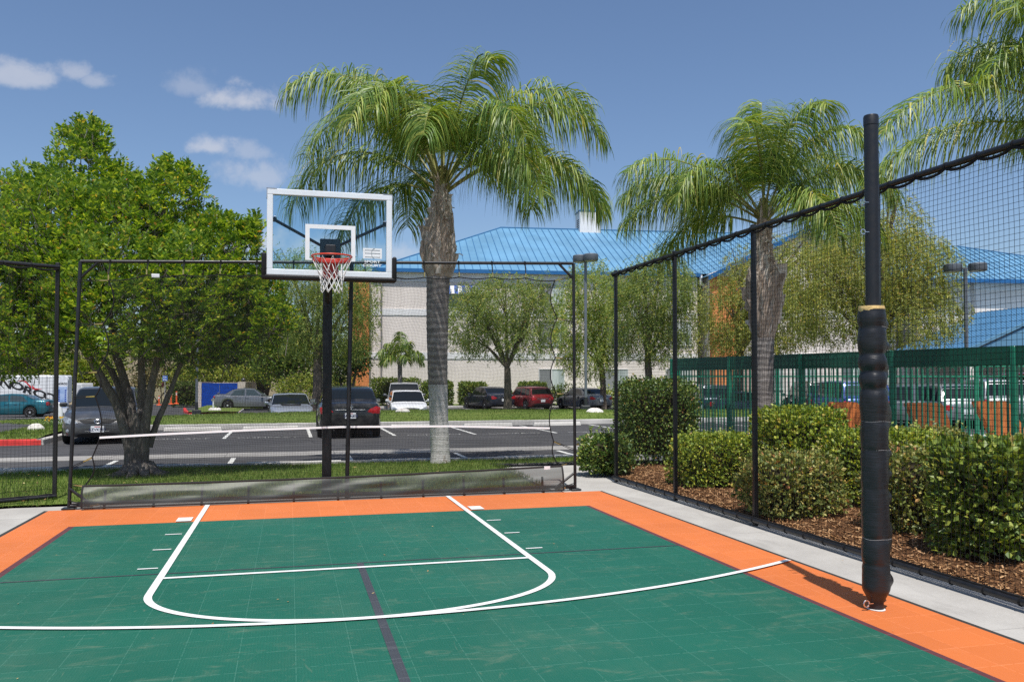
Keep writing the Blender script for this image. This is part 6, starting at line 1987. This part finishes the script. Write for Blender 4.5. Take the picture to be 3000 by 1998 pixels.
# bollard with flowers
bo = GX(178, 27.5, -.01)
bol = thing('bollard', 'leaning white bollard at the tip of the grass finger', 'bollard', tuple(bo))
mb = MB(); mb.tube([(.03, 0, -.1), (0, 0, .5), (-.06, 0, .74)], .075, 14); mb.lathe((-.065, 0, .74), [(.075, 0), (.055, .04), (.01, .055)], 14); mb.build('post', white_paint, bol, True)
fl = thing('flower_plant', 'small yellow and orange flowers growing around the white bollard', 'flowers', tuple(GX(160, 26.8, .02)))
mbf, mbl = MB(), MB()
rr_ = random.Random(5)
for _ in range(260):
    p = V((rr_.gauss(0, .22), rr_.gauss(0, .15), rr_.uniform(.02, .26))); a = V((rr_.gauss(0, 1), rr_.gauss(0, 1), rr_.gauss(0, 1) + .6)).normalized(); s = a.orthogonal().normalized(); l = .05
    mbl.add([p, p + a * l - s * l * .3, p + a * l * 1.7, p + a * l + s * l * .3], [(0, 1, 2, 3)])
for _ in range(26):
    p = V((rr_.gauss(0, .20), rr_.gauss(0, .12), rr_.uniform(.2, .34))); l = .03
    mbf.add([p + V((l * math.cos(w), l * .3 * math.sin(w * 2), l * math.sin(w))) for w in [2 * PI * i / 6 for i in range(6)]], [tuple(range(6))], )
mbl.build('leaves', m_hdark, fl); mbf.build('blossom', leaf_mat('orange_blossom', ((0, (.8, .42, .02)), (.6, (.85, .55, .05)), (1, (.75, .16, .05))), .2), fl)
# white trailer with lettering
td = 57.0
tp = GX(-40, td, -.72)
tr_ = thing('cargo_trailer', 'long white trailer with big black NORCO lettering and a red swoosh', 'trailer', tuple(tp), -YAW)
Tm = (Matrix.Translation(tp) @ Matrix.Rotation(-YAW, 4, 'Z')).inverted()
TL = lambda u, v, y=-1.2: (lambda o, d: o + d * ((y - o.y) / d.y))(Tm @ EYEP, Tm.to_3x3() @ ray(u, v))
xa, xb = TL(-190, 1150).x, TL(157, 1150).x
zt, zb = TL(80, 1099).z, TL(80, 1183).z
mb = MB(); mb.cbox(((xa + xb) / 2, 0, (zt + zb) / 2), (xb - xa, 2.4, zt - zb), .09); mb.build('box_body', M('trailer_white', (.74, .75, .76), .35, 0, .5, .03), tr_, True)
mb = MB()
for x in (xa + 2, xa + 3.0):
    for s in (-1, 1): mb.lathe((x, s * .95, .36), [(.2, -.1), (.36, -.1), (.36, .1), (.2, .1)], 18, axis='Y')
mb.build('wheel', m_tyre, tr_)
mb = MB()
for ch, (u, v) in zip('NORCO', ((17, 1125), (50, 1132), (82, 1145), (113, 1154), (146, 1164))):
    p = TL(u, v, -1.203)
    m4 = frame_mat(p, (1, 0, -.36), (.30, 0, .95)) @ Matrix.Diagonal((1.45, .8, 1, 1))
    add_text(mb, ch, .82, m4, 0, depth=.002, bold=.03)
mb.build('lettering', m_under, tr_)
mb = MB()
sw = [(50, 1116), (66, 1115), (76, 1119), (84, 1128), (92, 1136), (104, 1140), (124, 1140)]
rows = [[TL(u, v - w, -1.204), TL(u, v + w, -1.204)] for (u, v), w in zip(sw, (.2, 1.6, 2.6, 3.4, 3.4, 2.0, .2))]
mb.grid(rows); mb.add([TL(92, 1122, -1.205), TL(97, 1131, -1.205), TL(102, 1137, -1.205), TL(94, 1134, -1.205)], [(0, 1, 2, 3)])
mb.build('red_swoosh', M('red_vinyl', (.6, .02, .03), .5), tr_)
mb = MB()
for u in (94, 138): 
    p = TL(u, 1120); mb.box((p.x, -1.21, (zt + zb) / 2), (.05, .02, zt - zb - .1))
mb.build('seam_strip', M('trailer_seam', (.35, .36, .38), .5), tr_)
# blue and white pylon sign
sp_ = GX(184, 55, -.68)
ps = thing('pylon_sign', 'rounded white and pale blue pylon sign with dark lettering by the trailer', 'sign', tuple(sp_), -YAW)
mb = MB(); hw = .33; Hs = zpx(1100, 55) + .68
pts = [(-hw, 0, 0), (hw, 0, 0)] + [(hw * math.cos(a), 0, Hs - hw + hw * math.sin(a)) for a in [PI * i / 12 for i in range(13)]]
mb.prism(pts, (0, .2, 0)); mb.build('panel', M('sign_white', (.68, .70, .74), .4), ps)
mb = MB(); mb.bx(-hw + .02, hw - .02, -.012, -.002, .35, Hs * .70); mb.build('blue_field', M('pale_blue_print', (.22, .36, .66), .5, 0, .4, .15, 2, col2=(.45, .55, .75)), ps)
mb = MB()
for i in range(8):
    z = .45 + i * .14
    for s in (-1, 1): mb.bx(s * (hw - .12) - .05, s * (hw - .12) + .05, -.02, -.013, z, z + .08)
mb.build('print_block', M('deep_blue_print', (.03, .07, .35), .5), ps)
mb = MB(); add_text(mb, 'NORCO', .17, frame_mat((0, -.016, Hs * .78), (1, 0, 0), (0, 0, 1)), 0, depth=.001, bold=.004); mb.build('lettering', m_under, ps)
# white cabinet
wb = GX(244, 50, -.62)
uc = thing('utility_cabinet', 'plain white utility cabinet beyond the charcoal sedan', 'cabinet', tuple(wb), -YAW - .5)
mb = MB(); mb.cbox((0, 0, .95), (.85, .75, 1.9), .03); mb.build('cabinet_body', M('cabinet_white', (.66, .66, .65), .5), uc)
mb = MB(); mb.box((0, 0, .03), (1.0, .9, .1)); mb.build('plinth', m_kerb, uc)
mb = MB(); mb.bx(-.36, .36, -.392, -.378, .15, 1.8); mb.build('door', M('cabinet_door', (.60, .60, .60), .5), uc)
# street signs
ss = GX(484, 52, -.5)
st = thing('street_sign', 'small blue street sign with white lettering above a dark red sign', 'sign', tuple(ss), -YAW)
mb = MB(); mb.tube([(0, 0, -.1), (0, 0, 2.25)], .03, 8); mb.build('post', M('galvanised_post', (.4, .4, .4), .5, .6), st)
mb = MB(); mb.bx(-.14, .16, -.05, -.035, zpx(1116, 52) + .5, zpx(1101, 52) + .5); mb.build('blue_panel', M('sign_blue', (.02, .14, .55), .4), st)
mb = MB(); zc = (zpx(1109, 52) + .5)
add_text(mb, 'Way', .13, frame_mat((.01, -.053, zc - .07), (1, 0, 0), (0, 0, 1)), 0, depth=.001, bold=.005)
mb.bx(-.1, .12, -.056, -.051, zc + .06, zc + .11); mb.build('lettering', white_paint, st)
mb = MB(); mb.lathe((-.13, .0, zpx(1127, 52) + .5), [(.16, -.01), (.16, .01)], 8, axis='X'); mb.build('red_panel', M('sign_dark_red', (.22, .03, .05), .5), st)
dm = GX(626, 50, -.30)
ds = thing('marker_sign', 'small grey diamond marker on a white post among white stones', 'sign', tuple(dm), -YAW)
mb = MB(); mb.tube([(0, 0, -.05), (0, 0, .5)], .045, 8); mb.build('post', white_paint, ds)
mb = MB(); mb.prism([(0, -.02, .42), (.14, -.02, .58), (0, -.02, .74), (-.14, -.02, .58)], (0, .03, 0)); mb.build('diamond_panel', M('marker_grey', (.28, .28, .24), .4, .3), ds)
mb = MB()
for x, w in ((-.14, .16), (.12, .2), (.3, .16)): mb.lathe((x, .05, -.02), [(w, 0), (w * .8, .09), (w * .3, .15), (.01, .16)], 12, wob=lambda a, z_: .12 * math.sin(a * 3 + x * 9))
mb.build('stone', m_rock, ds, True)
m_del = M('orange_marker', (.75, .12, .03), .5)
for i, (u, v0, v1, w_) in enumerate(((467, 1160, 1187, 'shortest of the orange marker posts'), (502, 1144, 1184, 'orange marker post standing between the shortest one and the hedge'), (518, 1147, 1183, 'orange marker post touching the outline of the dark square hedge'))):
    d = 53; z0 = zpx(v1, d)
    o = thing('marker_post', w_ + ' beyond the tree', 'marker post', tuple(GX(u, d, z0)), 0, 'orange marker posts')
    Hm = zpx(v0, d) - z0
    mb = MB(); mb.lathe((0, 0, 0), [(.16, 0), (.15, .04), (.05, .06), (.048, Hm), (.02, Hm + .02)], 12); mb.build('tube', m_del, o, True)
    mb = MB(); mb.lathe((0, 0, 0), [(.0495, Hm * .72), (.0495, Hm * .80)], 12); mb.lathe((0, 0, 0), [(.0495, Hm * .85), (.0495, Hm * .92)], 12); mb.build('reflector_band', white_paint, o)
# refuse enclosure with blue gate
gd = 60.0
g0, g1 = GX(592, gd, -.52), GX(698, gd, -.52)
en = thing('refuse_enclosure', 'block wall enclosure closed by a royal blue corrugated gate', 'enclosure', tuple(g0), math.atan2((g1 - g0).y, (g1 - g0).x))
wdt = (g1 - g0).length; Hg = zpx(1121, gd) + .52
mb = MB(); mb.bx(-.3, 0, -.1, 2.2, -.1, Hg + .05); mb.bx(wdt, wdt + .55, -.1, 2.2, -.1, Hg + .05); mb.bx(-.3, wdt + .55, 2.2, 2.4, -.1, Hg); mb.build('block_wall', stucco('block_wall_paint', (.55, .48, .42)), en)
mb = MB()
n_c = 46
for i in range(n_c):
    x0, x1 = wdt * i / n_c, wdt * (i + 1) / n_c
    mb.prism([(x0, -.03, 0.05), (x0 + .02, -.06, .05), (x1 - .02, -.06, .05), (x1, -.03, .05), (x1, .0, .05), (x0, .0, .05)], (0, 0, Hg - .08))
mb.build('gate', M('royal_blue_gate', (.01, .075, .42), .45, .1), en)
mb = MB(); mb.box((wdt * .47, -.08, Hg * .6), (.16, .04, .05)); mb.tube([(wdt * .5, -.09, .02), (wdt * .5, -.09, Hg - .1)], .012, 6); mb.build('latch', chrome, en)
mb = MB(); mb.lathe((wdt + .35, .1, Hg + .2), [(.02, -.15), (.14, -.08), (.17, 0), (.14, .08), (.02, .15)], 12); mb.build('globe_light', M('dark_globe', (.06, .06, .06), .2), en, True)

# ------------------------------------------------------------------ green picket fence of the pool yard
m_pick = M('green_fence_paint', (.012, .185, .105), .38, .0, .5, .15, 5)
m_band, t = new_mat('green_band_plastic')
pb = pbsdf(t, (.012, .115, .07), .4, 0, .5)
out(t, nd(t, 'ShaderNodeMixShader', {0: .74, 1: nd(t, 'ShaderNodeBsdfTransparent', {0: (.35, .6, .5, 1)}).outputs[0], 2: pb}).outputs[0])
A = GX(1969, 20.5, 0); B = GX(3000, 12.3, 0)
dirf = (B - A).normalized()
E = A + dirf * ((B - A).length + 4.5)
def picket_fence(name_label, P0, P1, band, top=2.02, low=.13, pitch=.108, bw=.022, posts=2.2):
    root = thing('picket_fence', name_label, 'picket fence', tuple(P0), math.atan2((P1 - P0).y, (P1 - P0).x))
    L = (P1 - P0).length
    n = int(L / pitch)
    mb = MB()
    for i in range(n):
        x = (i + .5) * pitch
        mb.box((x, 0, (low + top - .08) / 2), (bw, bw, top - .08 - low - .09))
    mb.build('picket_slats', m_pick, root)
    mb = MB(); mb.bx(0, L, -.02, .02, low - .02, low + .025); mb.build('bottom_rail', m_pick, root)
    mb = MB(); mb.bx(0, L, -.02, .02, top - .285, top - .245); mb.bx(0, L, -.022, .022, top - .035, top); mb.build('top_rail', m_pick, root)
    k = int(L / posts) + 1
    for i in range(k):
        mb = MB(); mb.cbox((min(L, i * posts), 0, top / 2 - .02), (.085, .085, top + .04), .008); mb.build('post', m_pick, root)
    mb = MB()
    for i in range(n - 1):
        if i % 2: continue
        x = (i + 1) * pitch
        mb.tube([(x + pitch * .5 * math.cos(a), 0, top - .13 + .085 * math.sin(a)) for a in [PI * j / 8 for j in range(9)]], .012, 5)
    mb.build('arch_loops' if False else 'arch_edging', m_pick, root)
    if band:
        mb = MB(); mb.bx(0, L, -.032, -.026, top - .27, top + .004); b = mb.build('band', m_band, root)
picket_fence('green metal picket fence with a wide band along its top near the shrubs', A, E, True)
F1 = GX(3400, 20.3, 0)
picket_fence('farther green picket fence running across behind the pool yard', A + (F1 - A).normalized() * .15, F1, False, top=1.86, pitch=.13, bw=.016, posts=2.4)
# orange panels
m_or = M('orange_moulded_plastic', (.90, .27, .075), .5, 0, .4, .05, 3)
for i, (pts, d, w_) in enumerate((([(2432, 1178), (2512, 1178), (2545, 1250), (2460, 1250)], 12.8, 'orange slanted panel half hidden by the net pole'),
                                   ([(2655, 1180), (2758, 1180), (2790, 1260), (2690, 1260)], 12.4, 'orange slanted panel behind the loose yellow shrub'),
                                   ([(2856, 1175), (2953, 1175), (3008, 1300), (2905, 1300)], 12.0, 'largest orange slanted panel beside a thick fence post'))):
    bl = GX(sum(p[0] for p in pts) / 4, d + 2.2, .02)
    o = thing('slanted_panel', w_, 'panel', tuple(bl), 0, 'orange panels behind the picket fence')
    dd = d + 2.2
    P4 = [GX(u, dd, zpx(v, dd)) for u, v in pts]
    lo = P4[3] + (P4[3] - P4[0]).normalized() * .35; ro = P4[2] + (P4[2] - P4[1]).normalized() * .35
    lo.z = max(.35, lo.z); ro.z = max(.35, ro.z)
    tl, tr2 = P4[0], P4[1]
    def rnd_corner(c, a, b, rad):
        p, q_ = c + (a - c).normalized() * rad, c + (b - c).normalized() * rad
        return [p.lerp(c, .0), (p + q_ + c * 2) / 4, q_]
    ou = [lo] + rnd_corner(tl, lo, tr2, .05) + rnd_corner(tr2, tl, ro, .05) + [ro]
    mb = MB(); mb.prism([p - bl for p in ou], c_l * .16); mb.build('panel_shell', m_or, o)
    mb = MB(); c1, c2 = lo - bl + c_l * .08, ro - bl + c_l * .08
    for c_ in (c1, c2): mb.tube([c_ + V((0, 0, .05)), V((c_.x, c_.y, 0))], .03, 8)
    mb.build('foot', m_under, o)
